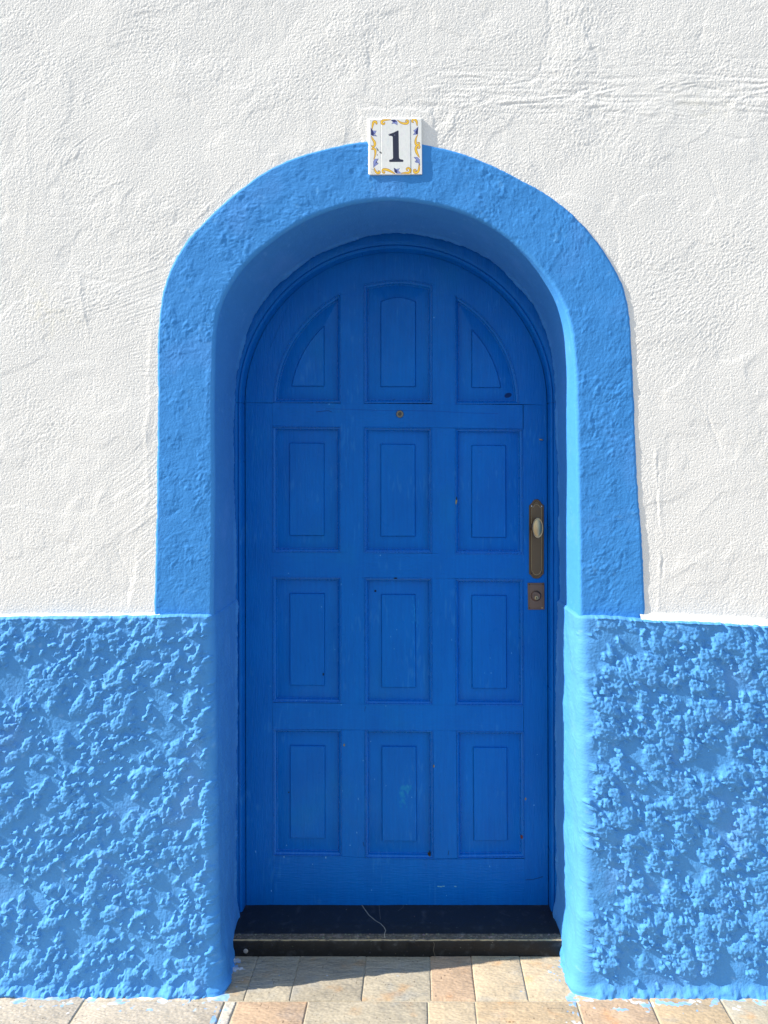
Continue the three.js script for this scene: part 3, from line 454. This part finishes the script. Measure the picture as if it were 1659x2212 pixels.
{
  const o = [[592, 1592], [838, 1590], [842, 1984], [600, 1988]].map(([x, y]) => K4(x, y)).reverse();
  const lp = part('lock_plate', plateGeo(o, [[0, -0.001], [0, 0.002], [0.0012, 0.003], [0.004, 0.003], [0.0048, 0.0024], [0.0056, 0.003]]), M.lock, door, 'rectangular brown lock plate below the handle plate');
  const c = K4(715, 1783);
  const cyl = new THREE.LatheGeometry([[0.0001, 0.006], [0.011, 0.006], [0.0118, 0.0066], [0.0126, 0.0062], [0.0136, 0.0045], [0.0152, 0.004], [0.0162, 0.001], [0.0163, 0]].map(([r, z]) => new THREE.Vector2(r, z)).reverse(), 40); cyl.rotateX(Math.PI / 2); cyl.translate(c.x, c.y, ZL + 0.003);
  part('lock_cylinder', cyl, M.lock, lp);
  const c2 = K4(718, 1808), plug = new THREE.LatheGeometry([[0.0062, 0], [0.0062, 0.0012], [0.0056, 0.0018], [0.0001, 0.0018]].map(([r, z]) => new THREE.Vector2(r, z)), 28); plug.rotateX(Math.PI / 2); plug.translate(c2.x, c2.y, ZL + 0.009); part('key_plug', plug, M.bronzeRim, lp);
  const kh = mergeGeometries([new THREE.CylinderGeometry(0.0016, 0.0016, 0.0008, 14).rotateX(Math.PI / 2).translate(0, 0.0016, 0), new THREE.BoxGeometry(0.0014, 0.0064, 0.0008).translate(0, -0.0014, 0)]); kh.translate(c2.x, c2.y, ZL + 0.0111); part('keyhole', kh, M.dark, lp);
  for (const [x, y, m] of [[613, 1612, M.rust], [816, 1610, M.rust], [616, 1960, M.rust], [806, 1960, M.brass]]) { const p = K4(x, y), g = new THREE.SphereGeometry(0.003, 12, 7, 0, 6.2832, 0, 1.2); g.rotateX(Math.PI / 2); g.scale(1, 1, 0.6); g.translate(p.x, p.y, ZL + 0.0018); part('screw', g, m, lp); }
  const ph = D(863.8, 894.5), peep = part('peephole', (() => { const g = new THREE.LatheGeometry([[0.0115, 0], [0.0118, 0.002], [0.0105, 0.0038], [0.0085, 0.0042], [0.0072, 0.0028], [0.0066, 0.0036], [0.0052, 0.0038], [0.0046, 0.0024]].map(([r, z]) => new THREE.Vector2(r, z)), 36); g.rotateX(Math.PI / 2); g.translate(ph.x, ph.y, ZL); return g; })(), M.glass, door, 'small round metal peephole');
  const lens = new THREE.SphereGeometry(0.0049, 18, 8, 0, 6.2832, 0, 1.0); lens.rotateX(Math.PI / 2); lens.scale(1, 1, 0.6); lens.translate(ph.x, ph.y, ZL + 0.0006); part('lens', lens, new THREE.MeshPhysicalMaterial({ name: 'peephole lens', color: rgb(0.05, 0.06, 0.06), roughness: 0.15 }), peep);
  const n0 = D(1165.5, 949.5), n1 = D(1172, 950.5), pin = new THREE.TubeGeometry(new THREE.CatmullRomCurve3([new THREE.Vector3(n0.x, n0.y, ZL - 0.004), new THREE.Vector3(n0.x + 0.001, n0.y, ZL + 0.003), new THREE.Vector3((n0.x + n1.x) / 2, n0.y - 0.0006, ZL + 0.005), new THREE.Vector3(n1.x, n1.y, ZL + 0.0035)]), 16, 0.0019, 8); part('bent_pin', pin, M.brass, door, 'tiny bent brass pin near the door edge');
}

// ------------------------------------------------------------------ the door frame
const frame = thing('door_frame', 'deep blue moulded wooden frame between the arched door and plaster reveal', 'door frame');
{
  // the section of the frame: outward from the edge of the leaf, and depth
  const sec = [[-0.002, -0.38], [0.0022, -0.326], [0.0024, -0.292], [0.0034, -0.2855], [0.0062, -0.282], [0.0105, -0.2808], [0.0125, -0.2822], [0.0135, -0.2835], [0.0148, -0.2818], [0.0175, -0.2785], [0.022, -0.2765], [0.027, -0.276], [0.07, -0.276], [0.07, -0.38]];
  const y0 = 0.03, spring = doorC.y - 0.002, R = doorR, mk = (stations) => {
    const n = sec.length, pos = [];
    const pt = (s, k) => [s.x + s.nx * sec[k][0], s.y + s.ny * sec[k][0], sec[k][1]];
    for (let i = 0; i + 1 < stations.length; i++) for (let k = 0; k + 1 < n; k++) { const a = pt(stations[i], k), b = pt(stations[i], k + 1), c = pt(stations[i + 1], k + 1), d = pt(stations[i + 1], k); pos.push(...a, ...c, ...b, ...a, ...d, ...c); }
    for (const [s, w] of [[stations[0], 1], [stations[stations.length - 1], -1]]) for (let k = 1; k + 1 < n; k++) pos.push(...pt(s, 0), ...pt(s, w > 0 ? k : k + 1), ...pt(s, w > 0 ? k + 1 : k));
    const g = new THREE.BufferGeometry(); g.setAttribute('position', new THREE.Float32BufferAttribute(pos, 3)); return planar(toCreasedNormals(g, 0.5));
  };
  const xl = doorC.x - R, xr = doorC.x + R, footXl = D(532, 1957).x, footXr = D(1184, 1957).x;
  part('jamb', mk([{ x: xl, y: spring - 0.0008, nx: -1, ny: 0 }, { x: footXl, y: y0, nx: -1, ny: 0 }]), M.doorUp, frame);
  part('jamb', mk([{ x: footXr, y: y0, nx: 1, ny: 0 }, { x: xr, y: spring - 0.0008, nx: 1, ny: 0 }]), M.doorUp, frame);
  part('arch', mk(Array.from({ length: 65 }, (_, i) => { const a = (Math.PI * i) / 64; return { x: doorC.x + R * Math.cos(a), y: spring + R * Math.sin(a), nx: Math.cos(a), ny: Math.sin(a) }; })), M.doorUp, frame);
}

// ------------------------------------------------------------------ the doorstep
{
  const step = thing('doorstep', 'black stone doorstep slab with worn pale front edge below the blue door', 'doorstep');
  const tex = (() => { // dust, scratches and the pale vein of the stone; u along the step, v from its foot up and back
    const w = 2048, h = 512, cv = document.createElement('canvas'); cv.width = w; cv.height = h; const c = cv.getContext('2d'), im = c.createImageData(w, h);
    for (let j = 0; j < h; j++) for (let i = 0; i < w; i++) { const x = i / w, y = 1 - j / h, dust = sstep(0.1, 0.75, fbm(x * 30, y * 7 + 2, 5)), fine = noise(x * 420, y * 80), o = (j * w + i) * 4, sc2 = sstep(0.3, 0.7, noise(x * 60 + 3 * noise(x * 9, y * 3), y * 6)), b = 38 + 34 * dust + 7 * fine + 9 * sc2 * dust + (y > 0.27 && y < 0.355 ? 42 + 14 * noise(x * 60, y * 40) + 16 * noise(x * 190, y * 60) : 0) - (y < 0.24 ? 14 : 0); im.data[o] = b + (y > 0.27 && y < 0.355 ? 6 : 0); im.data[o + 1] = b + 1; im.data[o + 2] = b + (y > 0.27 && y < 0.355 ? -8 : 2); im.data[o + 3] = 255; }
    c.putImageData(im, 0, 0); const r = rng(9);
    const st = (pts, lw, col) => { c.strokeStyle = col; c.lineWidth = lw; c.lineCap = 'round'; c.lineJoin = 'round'; c.beginPath(); pts.forEach(([x, y], i) => (i ? c.lineTo(x * w, h - y * h) : c.moveTo(x * w, h - y * h))); c.stroke(); };
    const vein = [[0.37, 0.99], [0.392, 0.86], [0.41, 0.76], [0.432, 0.68], [0.449, 0.6], [0.461, 0.5], [0.466, 0.42], [0.463, 0.34], [0.465, 0.3]];
    st(vein, 7, 'rgba(150,142,122,0.55)'); st(vein, 3, 'rgba(178,168,146,0.8)'); st([[0.436, 0.98], [0.44, 0.86], [0.447, 0.7]], 3, 'rgba(140,134,118,0.6)'); st([[0.5, 0.82], [0.515, 0.87], [0.518, 0.93], [0.508, 0.95]], 3, 'rgba(140,138,128,0.55)'); st([[0.82, 0.8], [0.85, 0.74]], 3, 'rgba(130,128,118,0.4)'); st([[0.615, 0.02], [0.609, 0.12], [0.612, 0.2], [0.61, 0.24]], 2.4, 'rgba(120,112,95,0.8)');
    for (let i = 0; i < 520; i++) { const y = r(), x = r(), edge = y > 0.25 && y < 0.36; c.fillStyle = `rgba(${150 + 60 * r()},${145 + 55 * r()},${125 + 55 * r()},${0.12 + 0.5 * r() * r()})`; c.beginPath(); c.ellipse(x * w, h - y * h, 1 + 3 * r() * r(), 1 + 4 * r() * r(), r() * 3, 0, 7); c.fill(); }
    for (let i = 0; i < 260; i++) { const y = 0.27 + 0.085 * r(), x = r(); c.fillStyle = `rgba(${140 + 60 * r()},${128 + 55 * r()},${100 + 50 * r()},${0.15 + 0.35 * r()})`; c.beginPath(); c.ellipse(x * w, h - y * h, 2 + 7 * r(), 1.5 + 3 * r(), 0, 0, 7); c.fill(); }
    for (let i = 0; i < 900; i++) { c.fillStyle = `rgba(178,160,122,${0.25 + 0.3 * r()})`; c.beginPath(); c.ellipse(r() * w, h - (0.256 + 0.014 * r()) * h, 6 + 16 * r(), 2.2, 0, 0, 7); c.fill(); }
    const t = new THREE.CanvasTexture(cv); t.colorSpace = THREE.SRGBColorSpace; t.magFilter = THREE.LinearFilter; return t;
  })();
  M.step = new THREE.MeshPhysicalMaterial({ name: 'black stone', map: tex, roughness: 0.42, specularIntensity: 0.5, bumpMap: plasterBump, bumpScale: 0.0003 });
  // section from the foot of the front up, over the worn edge and back under the door
  const zf = -0.142, sec = [[zf, -0.03, 0], [zf, 0.0, 0.03], [zf + 0.0006, 0.043, 0.245], [zf - 0.0005, 0.0462, 0.258], [zf - 0.002, 0.0478, 0.268], [zf - 0.0038, 0.0484, 0.28], [zf - 0.016, 0.0535, 0.345], [zf - 0.022, 0.0552, 0.36], [zf - 0.09, 0.0535, 0.68], [-0.36, 0.048, 1], [-0.36, -0.03, 1]];
  const x0 = P(502, 2050, zf).x - 0.012, x1 = P(1210, 2050, zf).x + 0.014, n = 160;
  const g = sheet(n, sec.length - 1, (i, j, p) => { const k = i / n, x = lerp(x0, x1, k), e = Math.min(1, Math.min(i, n - i) / 1.0), worn = 0.0012 * fbm(x * 7, j * 0.3, 2) + 0.0007 * noise(x * 60, j); p.x = x; p.y = sec[j][1] + (j > 1 && j < sec.length - 1 ? worn * 0.8 : 0); p.z = sec[j][0] + (j > 0 && j < 7 ? worn : 0) - (1 - e) * 0.006; p.u = k; p.v = sec[j][2]; });
  part('slab', toCreasedNormals(g, 0.5), M.step, step);
  for (const [s, x] of [[-1, x0], [1, x1]]) { const sh = new THREE.Shape(sec.map(([z, y]) => new THREE.Vector2(-z, y))), e = new THREE.ExtrudeGeometry(sh, { depth: 0.004, bevelEnabled: false }); e.rotateY(Math.PI / 2); e.translate(x - (s > 0 ? 0.003 : 0.001), 0, -0.0005); part('slab_end', e, M.step, step); }
  const b = P((800 + 190 * 0.964) / 1.852, (3500 + 316 * 0.964) / 1.852, zf), sc = new THREE.SphereGeometry(0.0075, 16, 8, 0, 6.2832, 0, 1.2); sc.rotateX(Math.PI / 2); sc.scale(1, 1, 0.5); sc.translate(b.x, b.y, zf - 0.0012); part('plug', sc, new THREE.MeshStandardMaterial({ name: 'grey putty', color: rgb(0.3, 0.28, 0.25), roughness: 0.8 }), step);
}

// ------------------------------------------------------------------ the house number
{
  const plaque = thing('number_plaque', 'white glazed tile plaque with black number 1 and yellow scrolls above the door', 'house number');
  const cv = document.createElement('canvas'); cv.width = 1150; cv.height = 1210; const c = cv.getContext('2d');
  c.fillStyle = '#e9e8e2'; c.fillRect(0, 0, 1150, 1210);
  const r = rng(21); for (let i = 0; i < 900; i++) { c.fillStyle = `rgba(${190 + 30 * r()},${190 + 28 * r()},${190 + 25 * r()},0.10)`; c.beginPath(); c.ellipse(r() * 1150, r() * 1210, 4 + 22 * r(), 4 + 60 * r(), 0, 0, 7); c.fill(); }
  c.setTransform(1.302, 0, 0, 1.302, -398 * 1.302, -222 * 1.302);
  const spline = (pts, ws, grow, col) => { const q = new THREE.CatmullRomCurve3(pts.map(([x, y], i) => new THREE.Vector3(x, y, ws[i])), false, 'centripetal'); c.fillStyle = col; for (let i = 0; i <= 120; i++) { const p = q.getPoint(i / 120); c.beginPath(); c.arc(p.x, p.y, Math.max(1, p.z * 0.82 + grow), 0, 7); c.fill(); } };
  const scrolls = [[[[525, 300], [512, 270], [478, 272], [460, 320], [450, 385]], [16, 20, 22, 18, 5]], [[[436, 512], [455, 555], [488, 610], [492, 655], [465, 688], [442, 672]], [5, 14, 22, 20, 14, 10]], [[[445, 725], [470, 715], [495, 735], [500, 790], [490, 845], [475, 890]], [12, 18, 20, 16, 10, 5]], [[[480, 1040], [495, 1085], [525, 1118], [560, 1120], [570, 1098], [550, 1088]], [5, 14, 20, 18, 10, 8]],
    [[[660, 290], [650, 310], [620, 305], [615, 265], [660, 245], [760, 240]], [8, 14, 18, 22, 18, 5]], [[[880, 250], [930, 290], [990, 305], [1040, 300], [1055, 265], [1030, 250], [1015, 270]], [5, 14, 20, 20, 16, 12, 8]], [[[1140, 285], [1122, 275], [1130, 245], [1165, 240], [1195, 270], [1205, 340]], [8, 14, 16, 20, 20, 6]], [[[1210, 495], [1185, 550], [1175, 610], [1190, 655], [1230, 655], [1240, 630], [1215, 622]], [5, 12, 20, 20, 14, 10, 8]],
    [[[1205, 710], [1240, 715], [1240, 680], [1205, 675], [1180, 710], [1190, 780], [1235, 865]], [8, 10, 12, 18, 22, 22, 6]], [[[1230, 985], [1230, 1050], [1205, 1110], [1160, 1120], [1140, 1085], [1165, 1070], [1180, 1090]], [5, 16, 22, 20, 14, 10, 8]], [[[655, 1105], [640, 1125], [620, 1105], [625, 1070], [670, 1065], [740, 1090], [820, 1135]], [8, 12, 14, 18, 22, 20, 6]], [[[935, 1130], [1000, 1125], [1060, 1120], [1085, 1075], [1050, 1045], [1020, 1060], [1030, 1085]], [6, 14, 20, 20, 16, 12, 8]]];
  for (const [p, w] of scrolls) spline(p, w, 3.4, '#8a5a1e');
  for (const [p, w] of scrolls) { spline(p, w, -1.5, '#e8ae1c'); spline(p, w.map((v) => v * 0.5), -2, '#f7cf45'); }
  for (const [p, w] of scrolls) { const e = w[0] > 7 ? p[0] : p[p.length - 1]; c.fillStyle = '#8a5a1e'; c.beginPath(); c.arc(e[0], e[1], 4.5, 0, 7); c.fill(); }
  const poly = (pts, fill, stroke) => { c.beginPath(); pts.forEach(([x, y], i) => (i ? c.lineTo(x, y) : c.moveTo(x, y))); c.closePath(); c.fillStyle = fill; c.fill(); if (stroke) { c.strokeStyle = stroke; c.lineWidth = 4; c.lineJoin = 'round'; c.stroke(); } };
  const leaves = [[[428, 370], [465, 420], [520, 420], [505, 460], [480, 480], [530, 512], [470, 505], [430, 490]], [[550, 885], [490, 890], [465, 930], [465, 1030], [500, 1000], [550, 968], [520, 940]], [[765, 245], [800, 275], [780, 310], [820, 300], [875, 330], [870, 265], [830, 240]], [[1222, 360], [1180, 400], [1140, 425], [1165, 450], [1135, 495], [1185, 488], [1215, 480]], [[1145, 865], [1200, 865], [1240, 900], [1248, 1005], [1225, 960], [1175, 955], [1160, 930], [1195, 915]], [[808, 1040], [850, 1065], [905, 1050], [880, 1085], [930, 1135], [860, 1135], [820, 1110]]];
  for (const l of leaves) { poly(l, '#8a93c8', '#34366b'); const m = l.reduce((a, p) => [a[0] + p[0] / l.length, a[1] + p[1] / l.length], [0, 0]); c.strokeStyle = '#3a3d78'; c.lineWidth = 5; for (const k of [0, 3, 5]) { c.beginPath(); c.moveTo(m[0], m[1]); c.lineTo(lerp(m[0], l[k][0], 0.8), lerp(m[1], l[k][1], 0.8)); c.stroke(); } poly([l[0], l[l.length - 1], l[l.length - 2], m], '#2c2f66'); }
  c.beginPath(); c.moveTo(722, 488); c.lineTo(728, 476); c.quadraticCurveTo(770, 470, 820, 448); c.quadraticCurveTo(855, 430, 880, 420); c.quadraticCurveTo(893, 420, 893, 432); c.lineTo(896, 870); c.quadraticCurveTo(900, 892, 925, 900); c.lineTo(950, 903); c.quadraticCurveTo(972, 910, 970, 928); c.quadraticCurveTo(966, 943, 950, 943); c.lineTo(745, 942); c.quadraticCurveTo(727, 938, 728, 920); c.quadraticCurveTo(732, 904, 755, 902); c.quadraticCurveTo(790, 898, 795, 872); c.lineTo(793, 530); c.quadraticCurveTo(788, 512, 770, 510); c.lineTo(740, 506); c.quadraticCurveTo(724, 500, 722, 488); c.closePath(); c.fillStyle = '#23243a'; c.fill();
  poly([[820, 486], [836, 492], [832, 502], [816, 498]], '#7d7f8f'); poly([[730, 478], [748, 482], [744, 494], [728, 492]], '#8a8c98');
  for (const l of [[[513, 692], [526, 700], [552, 735], [556, 762], [538, 758], [520, 722]], [[566, 762], [594, 768], [612, 790], [606, 806], [580, 796], [568, 780]], [[528, 806], [538, 812], [536, 836], [524, 830]]]) poly(l, '#6e6c6a');
  for (let i = 0; i < 30; i++) { c.fillStyle = 'rgba(150,140,120,0.35)'; c.beginPath(); c.ellipse(420 + 60 * r(), 1040 + 100 * r(), 2 + 6 * r(), 3 + 9 * r(), 0.5, 0, 7); c.fill(); }
  const t = new THREE.CanvasTexture(cv); t.colorSpace = THREE.SRGBColorSpace; t.magFilter = THREE.LinearFilter;
  M.tile = new THREE.MeshPhysicalMaterial({ name: 'glazed tile', map: t, roughness: 0.32 });
  const zt = 0.0085, K1 = (x, y) => P((1380 + x / 4.1475) / 1.852, (420 + y / 4.1475) / 1.852, zt), a = K1(403, 226), b = K1(1277, 1154), w = b.x - a.x, h = a.y - b.y, cx = (a.x + b.x) / 2, cy = (a.y + b.y) / 2;
  plaque.position.set(cx, cy, 0); plaque.rotation.z = 0.010;
  const cuts = [[0, 0.2235], [0.226, 0.783], [0.7855, 1]];
  cuts.forEach(([u0, u1], i) => {
    const tw = (u1 - u0) * w, g = new RoundedBoxGeometry(tw, h * [0.995, 1, 0.995][i], 0.006, 3, 0.0012); g.translate((u0 + u1 - 1) / 2 * w, 0, zt - 0.003 - [0.0004, 0, 0.0006][i]);
    const p = g.attributes.position, uv = g.attributes.uv; for (let k = 0; k < p.count; k++) uv.setXY(k, p.getX(k) / w + 0.5, p.getY(k) / h + 0.5);
    part('tile', g, M.tile, plaque, ['narrow border tile with chipped glaze', 'wide middle tile bearing the black number 1', 'narrow border tile with two yellow scrolls'][i]);
  });
  const bed = sheet(70, 70, (i, j, p) => { const u = i / 35 - 1, v = j / 35 - 1, e = Math.max(Math.abs(u), Math.abs(v)), hx = w / 2 + (u < 0 ? 0.0055 : 0.001) + 0.0012 * noise(v * 9, 4 + u), hy = h / 2 + (v > 0 ? 0.005 : -0.001) + 0.0012 * noise(u * 9, 9 + v); p.x = u * hx; p.y = v * hy; p.z = e > 0.985 ? -0.004 : 0.0056 + 0.0006 * noise(u * 12, v * 12) - (e > 0.95 ? 0.002 : 0); p.u = u * hx; p.v = v * hy; });
  part('mortar_bed', bed, new THREE.MeshStandardMaterial({ name: 'white mortar', color: rgb(0.8, 0.8, 0.78), roughness: 0.95, bumpMap: plasterBump, bumpScale: 0.0012 }), plaque);
}

// ------------------------------------------------------------------ the pavement
{
  const ground = thing('ground'); ground.userData.kind = 'structure';
  const gm = new THREE.MeshStandardMaterial({ name: 'mortar ground', color: rgb(0.41, 0.35, 0.26), roughness: 0.95, bumpMap: plasterBump, bumpScale: 0.002 });
  const road = new THREE.PlaneGeometry(160, 78); road.rotateX(-Math.PI / 2); road.translate(0, -0.12, 40.3); const ruv = road.attributes.uv; for (let i = 0; i < 4; i++) ruv.setXY(i, ruv.getX(i) * 160, ruv.getY(i) * 78);
  const asphalt = part('road', road, new THREE.MeshStandardMaterial({ name: 'asphalt', color: rgb(0.13, 0.125, 0.115), roughness: 0.9, bumpMap: plasterBump, bumpScale: 0.003 }), scene); asphalt.userData.kind = 'structure';
  const kerb = new RoundedBoxGeometry(12, 0.16, 0.12, 2, 0.012); kerb.translate(0, -0.082, 1.26); const kb = part('kerb', kerb, new THREE.MeshStandardMaterial({ name: 'kerb stone', color: rgb(0.3, 0.28, 0.25), roughness: 0.9, bumpMap: plasterBump, bumpScale: 0.002 }), scene); kb.userData.kind = 'structure';
  const gg = new THREE.PlaneGeometry(160, 3); gg.rotateX(-Math.PI / 2); gg.translate(0, -0.0026, -0.2); const uv = gg.attributes.uv; for (let i = 0; i < 4; i++) uv.setXY(i, uv.getX(i) * 160, uv.getY(i) * 3);
  part('mortar_bed', gg, gm, ground);
  const pave = thing('pavement', 'pavement of tan and grey split stone slabs'); pave.userData.kind = 'structure';
  // [x at the near left corner, x right, z back, z front, tone]; x of the joints measured on the ground
  const stones = [], tone = { tan: [0.44, 0.33, 0.205], sand: [0.47, 0.375, 0.25], grey: [0.33, 0.285, 0.21], dull: [0.37, 0.32, 0.235], rose: [0.43, 0.305, 0.2], pale: [0.55, 0.5, 0.41], kerb: [0.43, 0.37, 0.29] };
  const rowA = [[-0.6, -0.463, 'dull'], [-0.463, -0.342, 'dull'], [-0.342, -0.152, 'grey'], [-0.152, 0.033, 'dull'], [0.033, 0.15, 'rose'], [0.15, 0.289, 'sand'], [0.289, 0.52, 'sand']];
  for (const [a, b, t] of rowA) stones.push([a, b, -0.2, 0.05, t]);
  const rowB = [[-0.88, -0.513, 'kerb'], [-0.51, -0.481, 'pale'], [-0.478, -0.2925, 'rose'], [-0.2925, 0.023, 'dull'], [0.023, 0.147, 'sand'], [0.147, 0.4135, 'tan']];
  for (const [a, b, t] of rowB) stones.push([a, b, 0.053, 0.31, t]);
  for (const [a, b, t] of [[-1.35, -0.884, 'kerb'], [0.4165, 0.607, 'rose'], [0.61, 0.795, 'tan'], [0.798, 1.0, 'dull'], [1.003, 1.22, 'rose'], [1.223, 1.5, 'sand']]) stones.push([a, b, -0.06, 0.31, t]);
  stones.push([-0.88, -0.603, -0.06, 0.05, 'kerb'], [-0.6, -0.51, 0.0535, 0.0536, 'kerb']); stones.pop();
  const r = rng(3), names = ['tan', 'sand', 'dull', 'grey', 'rose'];
  for (let z = 0.314, k = 0; k < 3; k++) { const d = 0.22 + 0.08 * r(); for (let x = -1.35 - 0.1 * r(); x < 1.4;) { const w = 0.13 + 0.2 * r(); stones.push([x, x + w, z, z + d, names[Math.floor(r() * 5)]]); x += w + 0.003; } z += d + 0.004; }
  const TX = 1.5, TZ0 = -0.2, TZ1 = 0.55, tw = 2048, th = 512;
  const tint = (() => {
    const d = new Uint8Array(tw * th * 4), s8 = (v) => 255 * Math.pow(clamp(v), 1 / 2.2);
    for (let j = 0; j < th; j++) for (let i = 0; i < tw; i++) {
      const x = lerp(-TX, TX, i / tw), z = lerp(TZ0, TZ1, j / th); let k = stones.findIndex((q) => x >= q[0] && x <= q[1] && z >= q[2] && z <= q[3]);
      const st = k < 0 ? [0, 0, 0, 0, 'dull'] : stones[k], c = tone[st[4]]; if (k < 0) k = 50;
      const kerb = st[4] === 'kerb', m = fbm(x * 9 + k * 7.7, z * 9 + k, 4), lay = fbm(x * 16 + k * 3, z * 40 + k * 5 + 2 * m, 3), fine = noise(x * 170, z * 120), g2 = noise(x * 330 + 3, z * 260), rust = sstep(0.15, 0.6, fbm(x * 11 + k * 13, z * 14 + 40, 4)), gr = sstep(0.1, 0.55, fbm(x * 8 + k * 5 + 90, z * 10, 4));
      let a = 1 + 0.2 * m + 0.14 * lay + 0.13 * fine + 0.1 * g2, R = c[0] * a, G = c[1] * a, B = c[2] * a;
      const hole = sstep(0.62, 0.75, noise(x * 190 + 60, z * 80 + k) * 0.8 + 0.35 * noise(x * 24, z * 20 + k)); R *= 1 - 0.55 * hole; G *= 1 - 0.58 * hole; B *= 1 - 0.6 * hole;
      if (!kerb) { R *= 1 + 0.12 * rust - 0.12 * gr; G *= 1 - 0.12 * rust - 0.04 * gr; B *= 1 - 0.32 * rust + 0.12 * gr; }
      if (kerb) { const sp = sstep(0.45, 0.7, noise(x * 140, z * 140)); R = lerp(R, 0.62, sp * 0.5); G = lerp(G, 0.58, sp * 0.5); B = lerp(B, 0.52, sp * 0.5); const dk = sstep(0.45, 0.8, noise(x * 200 + 30, z * 200)); R *= 1 - 0.35 * dk; G *= 1 - 0.35 * dk; B *= 1 - 0.3 * dk; }
      // drips and brush marks of wall paint along the foot of the wall
      const away = x < -0.53 || x > 0.41 ? z - 0.025 : Math.min(x + 0.545, 0.43 - x), foot = 0.04 - away + z, pw = sstep(0.2, 0.3, noise(x * 26, z * 40 + 7) * 0.6 + noise(x * 90, z * 90) * 0.35 + (foot - z) * 9), ps = sstep(0.8, 0.88, noise(x * 45 + 9, z * 45) * 0.75 + noise(x * 120, z * 120) * 0.3 + (z < 0.12 ? 0.08 : -0.2)), pb = Math.max(pw, 0.8 * ps), wh = sstep(-0.1, 0.4, noise(x * 14 + 70, z * 30));
      R = lerp(R, lerp(0.24, 0.72, wh), pb); G = lerp(G, lerp(0.42, 0.72, wh), pb); B = lerp(B, lerp(0.68, 0.7, wh), pb);
      const o = (j * tw + i) * 4; d[o] = s8(R); d[o + 1] = s8(G); d[o + 2] = s8(B); d[o + 3] = 255;
    }
    const t = new THREE.DataTexture(d, tw, th); t.colorSpace = THREE.SRGBColorSpace; t.magFilter = THREE.LinearFilter; t.wrapS = t.wrapT = THREE.MirroredRepeatWrapping; t.needsUpdate = true; return t;
  })();
  const cleft = dataTex(1024, 512, (i, j, c) => { const x = i / 1024, z = j / 512; c[0] = c[1] = c[2] = 0.5 + 0.22 * noise(x * 40, z * 24, 8 * 0 + 0 || 0) * 1 + 0.16 * noise(x * 120, z * 70) + 0.14 * noise(x * 300, z * 180); }, false, THREE.MirroredRepeatWrapping);
  M.stone = new THREE.MeshStandardMaterial({ name: 'split stone', map: tint, roughness: 0.82, bumpMap: cleft, bumpScale: 0.0055 });
  stones.forEach(([x0, x1, z0, z1], k) => {
    const q = rng(k + 100), tx = 0.005 * (q() - 0.5), tz = 0.005 * (q() - 0.5), up = 0.0016 * (q() - 0.5), mx = (x0 + x1) / 2, mz = (z0 + z1) / 2, o = [], near = z0 < 0.2, seg = near ? 9 : 1, gap = 0.0007;
    const cn = [[x0 + gap, z1 - gap], [x1 - gap, z1 - gap], [x1 - gap, z0 + gap], [x0 + gap, z0 + gap]].map(([x, z]) => [x + 0.002 * (q() - 0.5), z + 0.002 * (q() - 0.5)]);
    for (let e = 0; e < 4; e++) for (let i = 0; i < seg; i++) { const t = i / seg, [ax, az] = cn[e], [bx, bz] = cn[(e + 1) % 4], x = lerp(ax, bx, t), z = lerp(az, bz, t), w = i ? 0.0011 * noise(x * 60 + k, z * 60) + 0.0007 * (q() - 0.5) : 0; o.push(new THREE.Vector2(x + (e % 2 ? w : 0), -z + (e % 2 ? 0 : w))); }
    const rings = [[0, -0.016], [0, -0.0022], [0.0012, -0.0005], [0.003, 0]].map(([d, y]) => inset(o, d).map((p) => [p.x, y + up + tx * (p.x - mx) - tz * (p.y + mz), -p.y])), pos = [], n = o.length;
    for (let r1 = 0; r1 + 1 < rings.length; r1++) for (let i = 0; i < n; i++) { const a = rings[r1][i], b = rings[r1][(i + 1) % n], c = rings[r1 + 1][(i + 1) % n], d = rings[r1 + 1][i]; pos.push(...a, ...b, ...c, ...a, ...c, ...d); }
    const l = rings[rings.length - 1]; for (const t of THREE.ShapeUtils.triangulateShape(l.map((p) => new THREE.Vector2(p[0], -p[2])), [])) pos.push(...l[t[0]], ...l[t[1]], ...l[t[2]]);
    let g = new THREE.BufferGeometry(); g.setAttribute('position', new THREE.Float32BufferAttribute(pos, 3)); g = toCreasedNormals(g, 0.7); g.setAttribute('uv', new THREE.Float32BufferAttribute(new Float32Array(pos.length / 3 * 2), 2));
    const p = g.attributes.position;
    const uv = g.attributes.uv; for (let i = 0; i < p.count; i++) uv.setXY(i, (p.getX(i) + TX) / (2 * TX), (p.getZ(i) - TZ0) / (TZ1 - TZ0));
    part('paving_stone', g, M.stone, pave);
  });
}
renderer.render(scene, camera);
